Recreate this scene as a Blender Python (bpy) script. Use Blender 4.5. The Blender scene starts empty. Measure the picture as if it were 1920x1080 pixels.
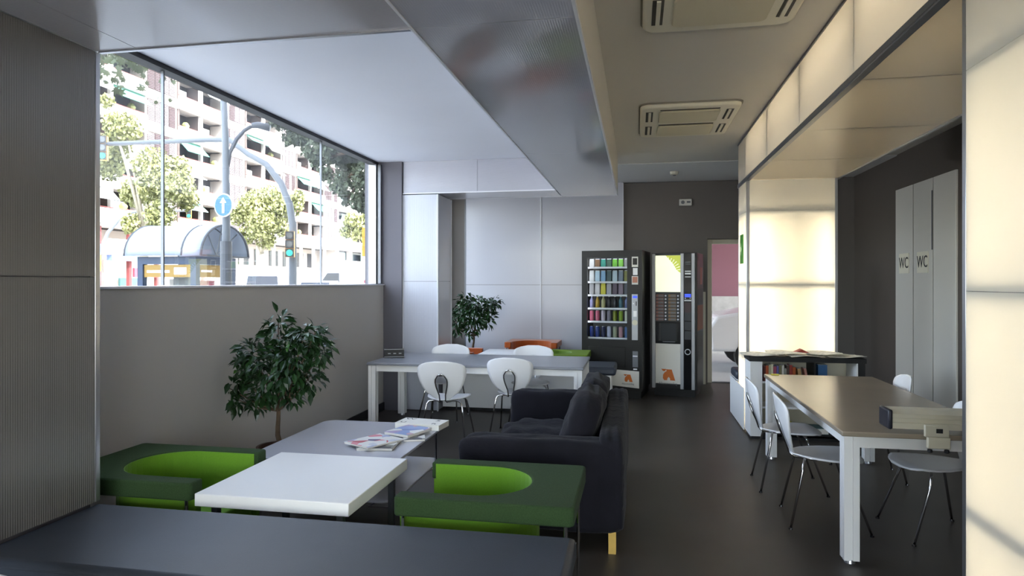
import bpy, bmesh, math, random
from mathutils import Vector, Matrix, Euler
random.seed(7)
SC = bpy.context.scene
C = SC.collection
PI = math.pi

# ------------------------------------------------------------------ camera
F_PX, YAW, EYE = 1240.0, math.radians(10.73), 1.60
cam_d = bpy.data.cameras.new('camera'); cam = bpy.data.objects.new('camera', cam_d); C.objects.link(cam)
cam.location = (0, 0, EYE); cam.rotation_euler = (PI/2, 0, YAW)
cam_d.sensor_width = 36; cam_d.lens = F_PX/1920*36; cam_d.shift_y = -12/1920
cam_d.clip_start = .05; cam_d.clip_end = 600
SC.camera = cam
# ------------------------------------------------------------------ world, sun, exposure
SUN_EL, SUN_AZ = math.radians(46), math.radians(-24)      # azimuth measured from +X
w = bpy.data.worlds.new('world'); SC.world = w; w.use_nodes = True
nt = w.node_tree; bg = nt.nodes['Background']
sky = nt.nodes.new('ShaderNodeTexSky'); sky.sky_type = 'NISHITA'; sky.sun_disc = False
sky.sun_elevation = SUN_EL; sky.sun_rotation = math.radians(114); sky.air_density = 1.0; sky.dust_density = 2.5; sky.ozone_density = 1.0
hs = nt.nodes.new('ShaderNodeHueSaturation'); hs.inputs['Saturation'].default_value = .55
nt.links.new(sky.outputs[0], hs.inputs['Color']); nt.links.new(hs.outputs[0], bg.inputs[0]); bg.inputs[1].default_value = 1.15
sd = bpy.data.lights.new('sun', 'SUN'); sd.energy = 9.0; sd.angle = .0093; sd.color = (1, .95, .87)
sun = bpy.data.objects.new('sun', sd); C.objects.link(sun)
sdir = Vector((math.cos(SUN_EL)*math.cos(SUN_AZ), math.cos(SUN_EL)*math.sin(SUN_AZ), math.sin(SUN_EL)))
sun.rotation_euler = sdir.to_track_quat('Z', 'Y').to_euler(); sun.location = (10, -4, 30)
vs = SC.view_settings; vs.view_transform = 'Standard'; vs.look = 'None'; vs.exposure = 1.22; vs.gamma = 1.0; vs.use_curve_mapping = False
TUBE = 17.0           # radiance of the fluorescent tubes
def portal(name, loc, rot, sx, sy):     # sampling guides for the glazed openings (give off no light themselves)
    l = bpy.data.lights.new(name, 'AREA'); l.shape = 'RECTANGLE'; l.size = sx; l.size_y = sy; l.cycles.is_portal = True
    o = bpy.data.objects.new(name, l); o.location = loc; o.rotation_euler = rot; C.objects.link(o)
portal('window_daylight', (-3.30, 4.94, 2.33), (0, -PI/2, 0), 1.5, 5.6)
portal('niche_daylight', (-3.30, 9.60, 1.87), (0, -PI/2, 0), 2.2, 1.8)
portal('front_daylight', (0.2, -4.62, 1.7), (PI/2, 0, 0), 5.8, 2.6)
SC.cycles.use_denoising = True
SC.cycles.max_bounces = 10; SC.cycles.diffuse_bounces = 5; SC.cycles.transparent_max_bounces = 16

def at(px, py, zc):                       # a point of the place from its bearing and its distance
    xc = (px-960)/F_PX*zc; h = EYE-(py-528)/F_PX*zc
    return Vector((xc*math.cos(YAW)-zc*math.sin(YAW), xc*math.sin(YAW)+zc*math.cos(YAW), h))

# ------------------------------------------------------------------ materials
def lin(c):
    if isinstance(c, str):
        c = tuple(int(c[i:i+2], 16)/255 for i in (0, 2, 4))
        c = tuple(x/12.92 if x <= .04045 else ((x+.055)/1.055)**2.4 for x in c)
    return (c[0], c[1], c[2], 1)
MATS = {}
def pm(name, col, rough=.5, metal=0, spec=.5, var=None, bump=None, emit=None, coat=0, sheen=0, trans=0):
    if name in MATS: return MATS[name]
    m = bpy.data.materials.new(name); m.use_nodes = True; MATS[name] = m
    t = m.node_tree; b = t.nodes['Principled BSDF']
    b.inputs['Base Color'].default_value = lin(col); b.inputs['Roughness'].default_value = rough
    b.inputs['Metallic'].default_value = metal; b.inputs['Specular IOR Level'].default_value = spec
    b.inputs['Coat Weight'].default_value = coat; b.inputs['Sheen Weight'].default_value = sheen
    tc = None
    if var or bump: tc = t.nodes.new('ShaderNodeTexCoord')
    if var:
        sc, amt = var[0], var[1]
        n = t.nodes.new('ShaderNodeTexNoise'); n.inputs['Scale'].default_value = sc; n.inputs['Detail'].default_value = 5
        t.links.new(tc.outputs['Object'], n.inputs['Vector'])
        mx = t.nodes.new('ShaderNodeMix'); mx.data_type = 'RGBA'
        c = lin(col); c2 = lin(var[2]) if len(var) > 2 else None
        mx.inputs[6].default_value = tuple(x*(1-amt) for x in c[:3])+(1,)
        mx.inputs[7].default_value = c2 or tuple(min(1, x*(1+amt)) for x in c[:3])+(1,)
        r = t.nodes.new('ShaderNodeValToRGB'); r.color_ramp.elements[0].position = .3; r.color_ramp.elements[1].position = .7
        t.links.new(n.outputs['Fac'], r.inputs[0]); t.links.new(r.outputs[0], mx.inputs[0]); t.links.new(mx.outputs[2], b.inputs['Base Color'])
    if bump:
        n = t.nodes.new('ShaderNodeTexNoise'); n.inputs['Scale'].default_value = bump[0]; n.inputs['Detail'].default_value = 6
        t.links.new(tc.outputs['Object'], n.inputs['Vector'])
        bp = t.nodes.new('ShaderNodeBump'); bp.inputs['Strength'].default_value = bump[1]; bp.inputs['Distance'].default_value = bump[2] if len(bump) > 2 else .01
        t.links.new(n.outputs['Fac'], bp.inputs['Height']); t.links.new(bp.outputs[0], b.inputs['Normal'])
    if emit:
        b.inputs['Emission Color'].default_value = lin(emit[0]); b.inputs['Emission Strength'].default_value = emit[1]
    if trans: b.inputs['Transmission Weight'].default_value = trans
    return m
def ribs(t, axis, pitch, dist, strength):     # fluted relief along one axis
    g = t.nodes.new('ShaderNodeNewGeometry'); s = t.nodes.new('ShaderNodeSeparateXYZ'); t.links.new(g.outputs['Position'], s.inputs[0])
    m1 = t.nodes.new('ShaderNodeMath'); m1.operation = 'MULTIPLY'; m1.inputs[1].default_value = 2*PI/pitch; t.links.new(s.outputs['XYZ'.index(axis)], m1.inputs[0])
    m2 = t.nodes.new('ShaderNodeMath'); m2.operation = 'SINE'; t.links.new(m1.outputs[0], m2.inputs[0])
    bp = t.nodes.new('ShaderNodeBump'); bp.inputs['Distance'].default_value = dist; bp.inputs['Strength'].default_value = strength
    t.links.new(m2.outputs[0], bp.inputs['Height']); return bp
def poly(name, col, axis, rough=.14, dist=.0009, spec=.8, pitch=.011):     # unlit fluted polycarbonate
    m = pm(name, col, rough, spec=spec); t = m.node_tree
    bp = ribs(t, axis, pitch, dist, .5); t.links.new(bp.outputs[0], t.nodes['Principled BSDF'].inputs['Normal']); return m
def polylit(name, col, axis, tfac, gl=.08):            # backlit fluted polycarbonate: lets lamp light through
    m = bpy.data.materials.new(name); m.use_nodes = True; t = m.node_tree
    for n in list(t.nodes): t.nodes.remove(n)
    out = t.nodes.new('ShaderNodeOutputMaterial'); d = t.nodes.new('ShaderNodeBsdfDiffuse'); tr = t.nodes.new('ShaderNodeBsdfTranslucent'); g = t.nodes.new('ShaderNodeBsdfGlossy')
    d.inputs[0].default_value = lin(col); tr.inputs[0].default_value = lin(col); g.inputs['Roughness'].default_value = .18
    bp = ribs(t, axis, .011, .0005, .4); t.links.new(bp.outputs[0], g.inputs['Normal'])
    a = t.nodes.new('ShaderNodeMixShader'); a.inputs[0].default_value = tfac; t.links.new(d.outputs[0], a.inputs[1]); t.links.new(tr.outputs[0], a.inputs[2])
    fr = t.nodes.new('ShaderNodeLayerWeight'); fr.inputs[0].default_value = .35
    mm = t.nodes.new('ShaderNodeMath'); mm.operation = 'MULTIPLY_ADD'; mm.inputs[1].default_value = .55; mm.inputs[2].default_value = gl*.4
    t.links.new(fr.outputs['Fresnel'], mm.inputs[0])
    c = t.nodes.new('ShaderNodeMixShader'); t.links.new(mm.outputs[0], c.inputs[0]); t.links.new(a.outputs[0], c.inputs[1]); t.links.new(g.outputs[0], c.inputs[2])
    t.links.new(c.outputs[0], out.inputs[0]); MATS[name] = m; return m
def glassmat(name, tint=(.97, .985, .98), refl=.5):
    m = bpy.data.materials.new(name); m.use_nodes = True; t = m.node_tree
    for n in list(t.nodes): t.nodes.remove(n)
    out = t.nodes.new('ShaderNodeOutputMaterial'); tr = t.nodes.new('ShaderNodeBsdfTransparent'); tr.inputs[0].default_value = tint+(1,)
    g = t.nodes.new('ShaderNodeBsdfGlossy'); g.inputs['Roughness'].default_value = .01
    fr = t.nodes.new('ShaderNodeFresnel'); fr.inputs[0].default_value = 1.45
    mm = t.nodes.new('ShaderNodeMath'); mm.operation = 'MULTIPLY'; mm.inputs[1].default_value = refl; t.links.new(fr.outputs[0], mm.inputs[0])
    c = t.nodes.new('ShaderNodeMixShader'); t.links.new(mm.outputs[0], c.inputs[0]); t.links.new(tr.outputs[0], c.inputs[1]); t.links.new(g.outputs[0], c.inputs[2])
    t.links.new(c.outputs[0], out.inputs[0]); MATS[name] = m; return m
def patches(name, cols, scale, base='F2F2F0', cover=.55, rough=.3, off=(0, 0, 0)):     # printed cover: patches of colour
    m = pm(name, base, rough); t = m.node_tree; b = t.nodes['Principled BSDF']
    tc = t.nodes.new('ShaderNodeTexCoord'); mp = t.nodes.new('ShaderNodeMapping'); mp.inputs['Location'].default_value = off
    v = t.nodes.new('ShaderNodeTexVoronoi'); v.inputs['Scale'].default_value = scale
    t.links.new(tc.outputs['Object'], mp.inputs[0]); t.links.new(mp.outputs[0], v.inputs['Vector'])
    s = t.nodes.new('ShaderNodeSeparateXYZ'); t.links.new(v.outputs['Color'], s.inputs[0])
    r = t.nodes.new('ShaderNodeValToRGB'); r.color_ramp.interpolation = 'CONSTANT'
    el = r.color_ramp.elements; el[0].color = lin(base); el[0].position = 0; el[1].position = 1-cover; el[1].color = lin(cols[0])
    for i, c in enumerate(cols[1:]):
        e = el.new(1-cover+cover*(i+1)/len(cols)); e.color = lin(c)
    t.links.new(s.outputs[0], r.inputs[0]); t.links.new(r.outputs[0], b.inputs['Base Color']); return m

# ------------------------------------------------------------------ mesh helpers
class MB:
    def __init__(s): s.v = []; s.f = []
    def add(s, vs, fs):
        o = len(s.v); s.v += [tuple(v) for v in vs]; s.f += [tuple(i+o for i in f) for f in fs]; return s
    def box(s, x0, x1, y0, y1, z0, z1):
        return s.add([(x0,y0,z0),(x1,y0,z0),(x1,y1,z0),(x0,y1,z0),(x0,y0,z1),(x1,y0,z1),(x1,y1,z1),(x0,y1,z1)],
                     [(0,3,2,1),(4,5,6,7),(0,1,5,4),(1,2,6,5),(2,3,7,6),(3,0,4,7)])
    def prism(s, pts, a0, a1, axis='z'):
        n = len(pts)
        f = {'z': lambda p, a: (p[0], p[1], a), 'y': lambda p, a: (p[0], a, p[1]), 'x': lambda p, a: (a, p[0], p[1])}[axis]
        vs = [f(p, a0) for p in pts]+[f(p, a1) for p in pts]
        fs = [tuple(range(n-1, -1, -1)), tuple(range(n, 2*n))]+[(i, (i+1) % n, n+(i+1) % n, n+i) for i in range(n)]
        return s.add(vs, fs)
    def tube(s, path, r, n=8, closed=False, taper=None):
        P = [Vector(p) for p in path]; m = len(P); rings = []; up = None
        for i, p in enumerate(P):
            if closed: d = P[(i+1) % m]-P[i-1]
            else: d = P[min(i+1, m-1)]-P[max(i-1, 0)]
            d.normalize()
            if up is None:
                up = Vector((0, 0, 1)) if abs(d.z) < .9 else Vector((1, 0, 0))
            a = d.cross(up); a.normalize(); b = d.cross(a); b.normalize(); up = -b if False else up
            up = a.cross(d); up.normalize()
            rr = r if taper is None else r+(taper-r)*i/(m-1)
            rings.append([p+a*(rr*math.cos(2*PI*k/n))+up*(rr*math.sin(2*PI*k/n)) for k in range(n)])
        vs = [v for rg in rings for v in rg]; fs = []
        for i in range(m if closed else m-1):
            j = (i+1) % m
            for k in range(n): fs.append((i*n+k, i*n+(k+1) % n, j*n+(k+1) % n, j*n+k))
        if not closed: fs += [tuple(range(n-1, -1, -1)), tuple((m-1)*n+k for k in range(n))]
        return s.add(vs, fs)
    def cyl(s, p0, p1, r0, r1=None, n=16):
        return s.tube([p0, p1], r0, n, taper=r1 if r1 is not None else r0)
    def lathe(s, prof, c=(0, 0), n=24, z=0):
        vs = []; fs = []
        for r, h in prof:
            vs += [(c[0]+r*math.cos(2*PI*k/n), c[1]+r*math.sin(2*PI*k/n), z+h) for k in range(n)]
        for i in range(len(prof)-1):
            for k in range(n): fs.append((i*n+k, i*n+(k+1) % n, (i+1)*n+(k+1) % n, (i+1)*n+k))
        fs += [tuple(range(n-1, -1, -1)), tuple((len(prof)-1)*n+k for k in range(n))]
        return s.add(vs, fs)
    def grid(s, fn, nu, nv):
        vs = [fn(i/nu, j/nv) for j in range(nv+1) for i in range(nu+1)]
        fs = [(j*(nu+1)+i, j*(nu+1)+i+1, (j+1)*(nu+1)+i+1, (j+1)*(nu+1)+i) for j in range(nv) for i in range(nu)]
        return s.add(vs, fs)
    def mesh(s, name, mat=None):
        me = bpy.data.meshes.new(name); me.from_pydata(s.v, [], s.f); me.update()
        if mat: me.materials.append(MATS[mat] if isinstance(mat, str) else mat)
        return me
    def build(s, name, mat, parent=None, bv=0, smooth=False, sub=0, solid=0, seg=2, loc=None):
        return obj(name, s.mesh(name, mat), parent, bv, smooth, sub, solid, seg, loc)
def obj(name, me, parent=None, bv=0, smooth=False, sub=0, solid=0, seg=2, loc=None):
    o = bpy.data.objects.new(name, me); C.objects.link(o); o.parent = parent
    if loc: o.location = loc
    if smooth or bv:
        me.shade_smooth()
        if bv and not smooth: me.set_sharp_from_angle(angle=math.radians(40))
    if solid: k = o.modifiers.new('solid', 'SOLIDIFY'); k.thickness = solid; k.offset = 0
    if bv:
        k = o.modifiers.new('bevel', 'BEVEL'); k.width = bv; k.segments = seg; k.limit_method = 'ANGLE'; k.angle_limit = math.radians(40); k.harden_normals = False
    if sub: k = o.modifiers.new('sub', 'SUBSURF'); k.levels = sub; k.render_levels = sub
    return o
def B(name, mat, parent, x0, x1, y0, y1, z0, z1, bv=0):
    return MB().box(x0, x1, y0, y1, z0, z1).build(name, mat, parent, bv)
def tag(o, label=None, cat=None, group=None, kind=None):
    if label: o['label'] = label
    if cat: o['category'] = cat
    if group: o['group'] = group
    if kind: o['kind'] = kind
    return o
def thing(name, label, cat, loc=(0, 0, 0), rz=0, group=None, kind=None):
    o = bpy.data.objects.new(name, None); C.objects.link(o); o.empty_display_size = .1
    o.location = loc; o.rotation_euler = (0, 0, rz); return tag(o, label, cat, group, kind)
def struct(o, label): o['kind'] = 'structure'; o['label'] = label; return o
def kids(o): return [c for c in KID.get(o.name, [])]
def dup(root, loc, rz, label=None, group=None):
    def cp(o, par):
        c = o.copy(); C.objects.link(c); c.parent = par
        for ch in list(o.children): cp(ch, c)
        return c
    r = cp(root, None); r.location = loc; r.rotation_euler = (0, 0, rz)
    if label: r['label'] = label
    if group: r['group'] = group
    return r
def text(body, size, name, mat, parent, M, depth=.001, sx=1):
    cu = bpy.data.curves.new('t', 'FONT'); cu.body = body; cu.size = size; cu.align_x = 'CENTER'; cu.align_y = 'CENTER'; cu.extrude = depth; cu.resolution_u = 3
    t = bpy.data.objects.new('t', cu); C.objects.link(t); bpy.context.view_layer.update()
    me = bpy.data.meshes.new_from_object(t.evaluated_get(bpy.context.evaluated_depsgraph_get()))
    bpy.data.objects.remove(t); bpy.data.curves.remove(cu)
    me.transform(M @ Matrix.Diagonal((sx, 1, 1, 1))); me.materials.clear(); me.materials.append(MATS[mat])
    return obj(name, me, parent)
def rrect(x0, x1, y0, y1, r, n=6):
    out = []
    for cx, cy, a in ((x1-r, y0+r, -90), (x1-r, y1-r, 0), (x0+r, y1-r, 90), (x0+r, y0+r, 180)):
        for k in range(n+1):
            t = math.radians(a+90*k/n); out.append((cx+r*math.cos(t), cy+r*math.sin(t)))
    return out

# palette
pm('floor', '453F39', .42, spec=.42, var=(1.3, .22), bump=(160, .12, .002))
pm('wall_grey', 'B9B5B0', .8, var=(.8, .03), bump=(90, .05, .002))
pm('wall_dark', '65636A', .75, var=(.7, .05))
pm('wall_darker', '4A484D', .75, var=(.7, .05))
pm('wall_brown', '5E564F', .75, var=(.7, .05))
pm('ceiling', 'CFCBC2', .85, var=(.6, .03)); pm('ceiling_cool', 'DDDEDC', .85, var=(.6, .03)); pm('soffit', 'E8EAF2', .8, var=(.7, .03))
pm('black', '141416', .5); pm('blackgloss', '0D0D10', .18, spec=.6); pm('skirting', '1A1A1D', .5)
pm('alu', 'B8BABF', .3, metal=.9); pm('alu_dark', '77797E', .4, metal=.8); pm('alu_white', 'D9DBE2', .35, spec=.5)
pm('chrome', 'D6D6D8', .06, metal=1.0); pm('darkchrome', '4C4C50', .15, metal=1.0)
pm('white', 'F1F1F1', .35, spec=.45); pm('white_gloss', 'C6C8D2', .16, spec=.5); pm('white_satin', 'F6F6F6', .42, spec=.4); pm('plastic_white', 'ECECEE', .28, spec=.5)
pm('cream', 'DED8C4', .45); pm('cream_grille', 'CFC7AC', .6, bump=(220, .3, .003)); pm('ac_dark', '3E382C', .6)
pm('table_grey', '8F929A', .28, spec=.5, var=(2, .03)); pm('table_brown', '9C8F7E', .24, spec=.8, var=(2, .05))
pm('leather', '353B46', .45, spec=.45, bump=(260, .25, .002), var=(3, .12))
pm('sofa', '1B1A21', .9, spec=.2, sheen=.05, bump=(8, .7, .02), var=(5, .22))
pm('felt', '32462A', .95, spec=.15, sheen=.03, bump=(300, .5, .003), var=(220, .22)); pm('lime', '66961C', .85, sheen=.1, bump=(350, .25, .002), var=(200, .08))
pm('lime_chair', '5C7A1C', .9, sheen=.3, bump=(300, .4, .003)); pm('orange', 'B5551A', .85, sheen=.3, bump=(300, .3, .002)); pm('lime_top', '6E8A1E', .9)
pm('wood_leg', 'D9B25C', .4, var=(12, .12)); pm('terracotta', '4A2E22', .6); pm('soil', '241A12', .95, bump=(60, .8, .01))
pm('bark', '5B4A3A', .85, bump=(40, .6, .01), var=(14, .25)); pm('bark_pale', 'BFB6A4', .85, var=(2, .3, '8B8472'))
pm('leaf', '17301A', .32, spec=.5, var=(9, .35, '26491F')); pm('leaf_young', '3D6A22', .3, spec=.5)
pm('leaf_sun', '767C48', .6, var=(.8, .4, '9A9C6A')); pm('leaf_shade', '464F3C', .6, var=(.9, .3, '5C664E')); pm('leaf_plane', '3F4A22', .55, var=(3, .3, '55602C'))
pm('tube_dim', 'FFFFFF', .5, emit=('FFF4E0', TUBE*.44)); pm('tube', 'FFFFFF', .5, emit=('FFF4E0', TUBE)); pm('led', 'FFFFFF', .5, emit=('F0F4FF', 5.0))
glassmat('glass', refl=.3); glassmat('glass_dark', (.75, .8, .83), .8)
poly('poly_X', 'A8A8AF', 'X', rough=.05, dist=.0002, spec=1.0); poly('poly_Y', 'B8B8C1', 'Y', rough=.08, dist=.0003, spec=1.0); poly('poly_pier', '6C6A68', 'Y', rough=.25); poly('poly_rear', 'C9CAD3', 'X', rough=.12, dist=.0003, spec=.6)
polylit('lit_X', 'FBF8F0', 'X', .55); polylit('lit_Y', 'FBF8F0', 'Y', .55); polylit('lit_Z', 'F9F5EC', 'Z', .5); polylit('lit_under', 'E8E0CE', 'X', .34, .2)
pm('reflector', 'F0EEE6', .6)

# ================================================================== the room shell
HC, HB, HS = 3.19, 2.69, 3.09           # ceiling, beam underside, soffit over the window bay
XW, XR, YB = -3.11, 3.20, 10.70         # window wall, washroom wall, rear wall
struct(B('floor', 'floor', None, -3.4, 3.4, -4.8, 11.0, -.2, 0), 'dark grey-brown vinyl floor of the lounge')
struct(B('ceiling', 'ceiling', None, -3.4, 3.4, -4.8, 9.05, HC, HC+.3), 'warm white plaster ceiling over the aisle')
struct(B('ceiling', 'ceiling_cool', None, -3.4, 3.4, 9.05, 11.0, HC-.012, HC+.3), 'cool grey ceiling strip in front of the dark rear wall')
struct(B('ceiling', 'soffit', None, XW-.2, -.955, 2.735, 7.84, HS, HC-.001), 'pale blue-grey lowered ceiling over the window bay')
# window wall
wl = struct(B('wall_left', 'wall_grey', None, XW-.20, XW, 2.135, 7.80, 0, 1.555), 'grey waist-high wall below the long window')
struct(B('trim_1', 'alu_white', None, XW-.20, XW+.012, 2.135, 7.812, 1.556, 1.570), 'thin pale sill along the top of the grey wall')
struct(B('baseboard_left', 'skirting', None, XW+.001, XW+.014, 2.75, 7.80, 0.001, .10), 'black skirting along the foot of the grey window wall')
struct(B('wall_left', 'wall_grey', None, XW-.25, XW-.03, -4.8, 2.13, 0, HC), 'grey side wall beside the near polycarbonate pillar')
struct(MB().box(XW-.25, XW-.02, 8.46, 11.0, 0, .75).box(XW-.25, XW-.02, 8.46, 8.70, .75, HC).box(XW-.25, XW-.02, 10.5, 11.0, .75, HC).box(XW-.25, XW-.02, 8.70, 10.5, 3.0, HC).build('wall_left', 'wall_dark'), 'grey side wall of the rear seating niche')
wn = thing('window_3', 'unseen side window added to light the rear seating niche', None, (XW-.13, 0, .75), kind='structure')  # out of view; added so daylight brightens the rear niche
B('pane', 'glass', wn, -.006, .006, 8.702, 9.575, .002, 2.248); B('pane', 'glass', wn, -.006, .006, 9.625, 10.498, .002, 2.248); B('mullion', 'alu_dark', wn, -.03, .03, 9.577, 9.623, .002, 2.248)
struct(B('wall_left', 'wall_dark', None, XW-.25, -2.875, 7.815, 8.455, 0, HC), 'dark grey wall strip between window and rear polycarbonate pillar')
win = thing('window_1', 'long frameless window onto the street', None, (XW-.12, 0, 1.57), kind='structure')
YJ = [2.14, 4.05, 6.38, 7.73]
for a, b in zip(YJ[:-1], YJ[1:]):
    B('pane', 'glass', win, -.006, .006, a+.004, b-.004, .005, HS-1.57-.005)
for y in YJ[1:-1]: B('glass_joint', 'alu_dark', win, -.010, .010, y-.006, y+.006, .004, HS-1.57-.004)
B('frame', 'black', win, -.05, .05, 2.14, 7.81, HS-1.57-.035, HS-1.57-.001)
B('frame', 'alu', win, -.05, .05, 7.735, 7.81, .002, HS-1.57-.037, .004)
B('frame', 'alu_dark', win, .055, .10, 7.765, 7.812, .002, HS-1.57-.037, .004)
# rear wall with door opening
DX0, DX1, DH = 1.075, 1.95, 2.27
wr = struct(MB().box(-3.4, DX0, YB, YB+.28, 0, HC-.02).box(DX1, 3.4, YB, YB+.28, 0, HC-.02).box(DX0, DX1, YB, YB+.28, DH, HC-.02).build('wall_back', pm('wall_rear', '6F6964', .75, var=(.7, .05))), 'dark grey rear wall behind the vending machines')
d = thing('door_1', 'open rear doorway with pale wooden frame', None, (0, YB+.20, 0), kind='structure')
B('jamb', 'cream', d, DX0+.002, DX0+.085, -.03, .05, 0, DH-.002, .004); B('jamb', 'cream', d, DX1-.085, DX1-.002, -.03, .05, 0, DH-.002, .004)
B('head', 'cream', d, DX0+.087, DX1-.087, -.03, .05, DH-.075, DH-.004, .004); B('threshold', 'alu_dark', d, DX0+.087, DX1-.087, -.03, .05, .001, .015)
struct(B('trim_2', 'cream', None, .925, 1.045, YB-.028, YB-.002, .001, 1.44, .004), 'pale upright board on the wall beside the doorway')
# washroom wall
struct(B('wall_right', 'wall_brown', None, XR, XR+.2, -4.8, 11.0, 0, HC), 'brown-grey wall with the washroom doors')
for i, (a, b, wc) in enumerate(((8.50, 9.03, 1), (7.97, 8.485, 1), (7.43, 7.955, 0))):
    dd = thing('door_%d' % (i+2), ['pale tall washroom door with sign, farther one', 'pale tall washroom door with sign, nearer one', 'pale tall blank panel beside the washroom doors'][i], None, (XR-.003, a, 0), kind='structure')
    B('leaf', 'door_paint' if 'door_paint' in MATS else pm('door_paint', 'D8D5CE', .5), dd, -.022, 0, 0, b-a-.006, .005, 2.74, .003)
    if i == 1: B('hinge_strip', 'alu_dark', dd, -.030, -.0225, -.004, .010, 1.95, 2.6)
    if wc:
        s = B('sign', pm('sign_cream', 'EFEAD8', .5), dd, -.030, -.0225, .10, .39, 1.70, 1.94)
        M = Matrix.Translation((-.0315, .245, 1.82)) @ Euler((PI/2, 0, -PI/2)).to_matrix().to_4x4()
        text('WC', .19, 'lettering', 'black', s, M, .001, .85)
# front wall behind the camera with its glazing
struct(MB().box(-3.4, -2.8, -4.8, -4.5, 0, HC).box(3.1, 3.4, -4.8, -4.5, 0, HC).box(-2.8, 3.1, -4.8, -4.5, 0, .35).box(-2.8, 3.1, -4.8, -4.5, 3.0, HC).build('wall_front', 'wall_grey'), 'grey front wall around the entrance glazing')
wn = thing('window_2', 'wide entrance glazing', None, (0, -4.65, .35), kind='structure')
for k in range(4):
    B('pane', 'glass', wn, -2.79+k*1.475, -2.79+(k+1)*1.475-.05, -.006, .006, .005, 2.64)
    B('mullion', 'alu_dark', wn, -2.79+(k+1)*1.475-.048, -2.79+(k+1)*1.475-.004, -.04, .04, .002, 2.645)

# ================================================================== polycarbonate pillars and beams (unlit side)
def edge(par, path_box, m='alu'): B('edge_profile', m, par, *path_box)
p = thing('polycarbonate_pillar', 'grey unlit fluted pillar at the left edge beside the dark bench', 'pillar', (0, 0, 0))
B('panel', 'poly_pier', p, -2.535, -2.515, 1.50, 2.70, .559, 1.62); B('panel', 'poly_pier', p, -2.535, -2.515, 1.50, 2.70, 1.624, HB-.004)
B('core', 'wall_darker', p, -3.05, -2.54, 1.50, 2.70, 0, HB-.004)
B('edge_profile', 'alu', p, -2.545, -2.512, 2.7005, 2.73, .559, HB-.004, .004)
B('edge_profile', 'alu', p, -2.55, -2.51, 1.5, 2.70, HB-.0035, HB-.0005)
p = thing('polycarbonate_pillar', 'pale fluted pillar at the far end of the window, behind the grey table', 'pillar', (0, 0, 0))
for z0, z1 in ((.01, 1.60), (1.604, HB-.012)):
    B('panel', pm('poly_pale', 'C2C5D0', .25) if 'poly_pale' not in MATS else 'poly_pale', p, -2.865, -2.425, 7.85, 7.865, z0, z1)
    B('panel', 'poly_Y', p, -2.437, -2.422, 7.87, 8.44, z0, z1)
B('edge_profile', 'alu_white', p, -2.428, -2.412, 7.838, 7.8695, 0, HB-.012, .003); B('edge_profile', 'alu_white', p, -2.8735, -2.866, 7.84, 7.87, 0, HB-.012)
B('edge_profile', 'alu_white', p, -2.432, -2.412, 8.441, 8.456, 0, HB-.012)
B('core', 'wall_darker', p, -2.86, -2.445, 7.872, 8.435, 0, HB-.012)
bt = MATS['poly_pale'].node_tree; bp = ribs(bt, 'X', .018, .0012, .5); bt.links.new(bp.outputs[0], bt.nodes['Principled BSDF'].inputs['Normal'])
bm_ = thing('polycarbonate_beam', 'grey fluted cross beam overhead at the upper left', 'beam', (0, 0, 0))
B('panel', 'poly_Y', bm_, -3.08, -2.30, 1.50, 2.715, HB, HB+.012); B('panel', 'poly_Y', bm_, -2.296, -.963, 1.50, 2.715, HB, HB+.012)
B('panel', 'poly_X', bm_, -3.08, -.963, 2.716, 2.730, HB, HC-.004)
B('edge_profile', 'alu', bm_, -2.51, -.963, 2.714, 2.734, HB-.006, HB-.0005)
B('core', 'wall_darker', bm_, -3.05, -.97, 1.52, 2.71, HB+.014, HC-.005)
bm_ = thing('polycarbonate_beam', 'long glossy fluted beam running down the middle of the ceiling', 'beam', (0, 0, 0))
for a, b in ((-1.0, 2.72), (2.724, 5.60), (5.604, 8.44)): B('panel', 'poly_X', bm_, -.945, -.252, a, b, HB, HB+.012)
B('edge_profile', 'alu_white', bm_, -.958, -.9455, -1.0, 7.84, HB-.005, HB+.03); B('edge_profile', 'alu_white', bm_, -.2515, -.238, -1.0, 8.455, HB-.005, HB+.02)
B('side_board', 'ceiling', bm_, -.252, -.242, -1.0, 8.455, HB+.021, HC-.002)
B('side_board', 'soffit', bm_, -.956, -.946, -1.0, 8.455, HB+.031, HC-.002)
B('core', 'wall_darker', bm_, -.94, -.256, -1.0, 8.44, HB+.014, HC-.004)
bm_ = thing('polycarbonate_beam', 'pale fluted cross beam above the far pillar', 'beam', (0, 0, 0))
for a, b in ((-2.868, -1.92), (-1.916, -.964)): B('panel', 'poly_fascia' if 'poly_fascia' in MATS else poly('poly_fascia', 'B4B6C2', 'Z', rough=.2), bm_, a, b, 7.85, 7.864, HB+.004, HC-.003)
B('panel', 'poly_Y', bm_, -2.868, -.96, 7.8645, 8.44, HB+.002, HB+.014); B('edge_profile', 'alu_white', bm_, -2.87, -.964, 7.840, 7.8495, HB-.002, HB+.012)
B('edge_profile', 'alu_white', bm_, -2.87, -.25, 8.4405, 8.455, HB-.002, HB+.012)
B('core', 'wall_darker', bm_, -2.86, -.965, 7.87, 8.44, HB+.016, HC-.004)
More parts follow.
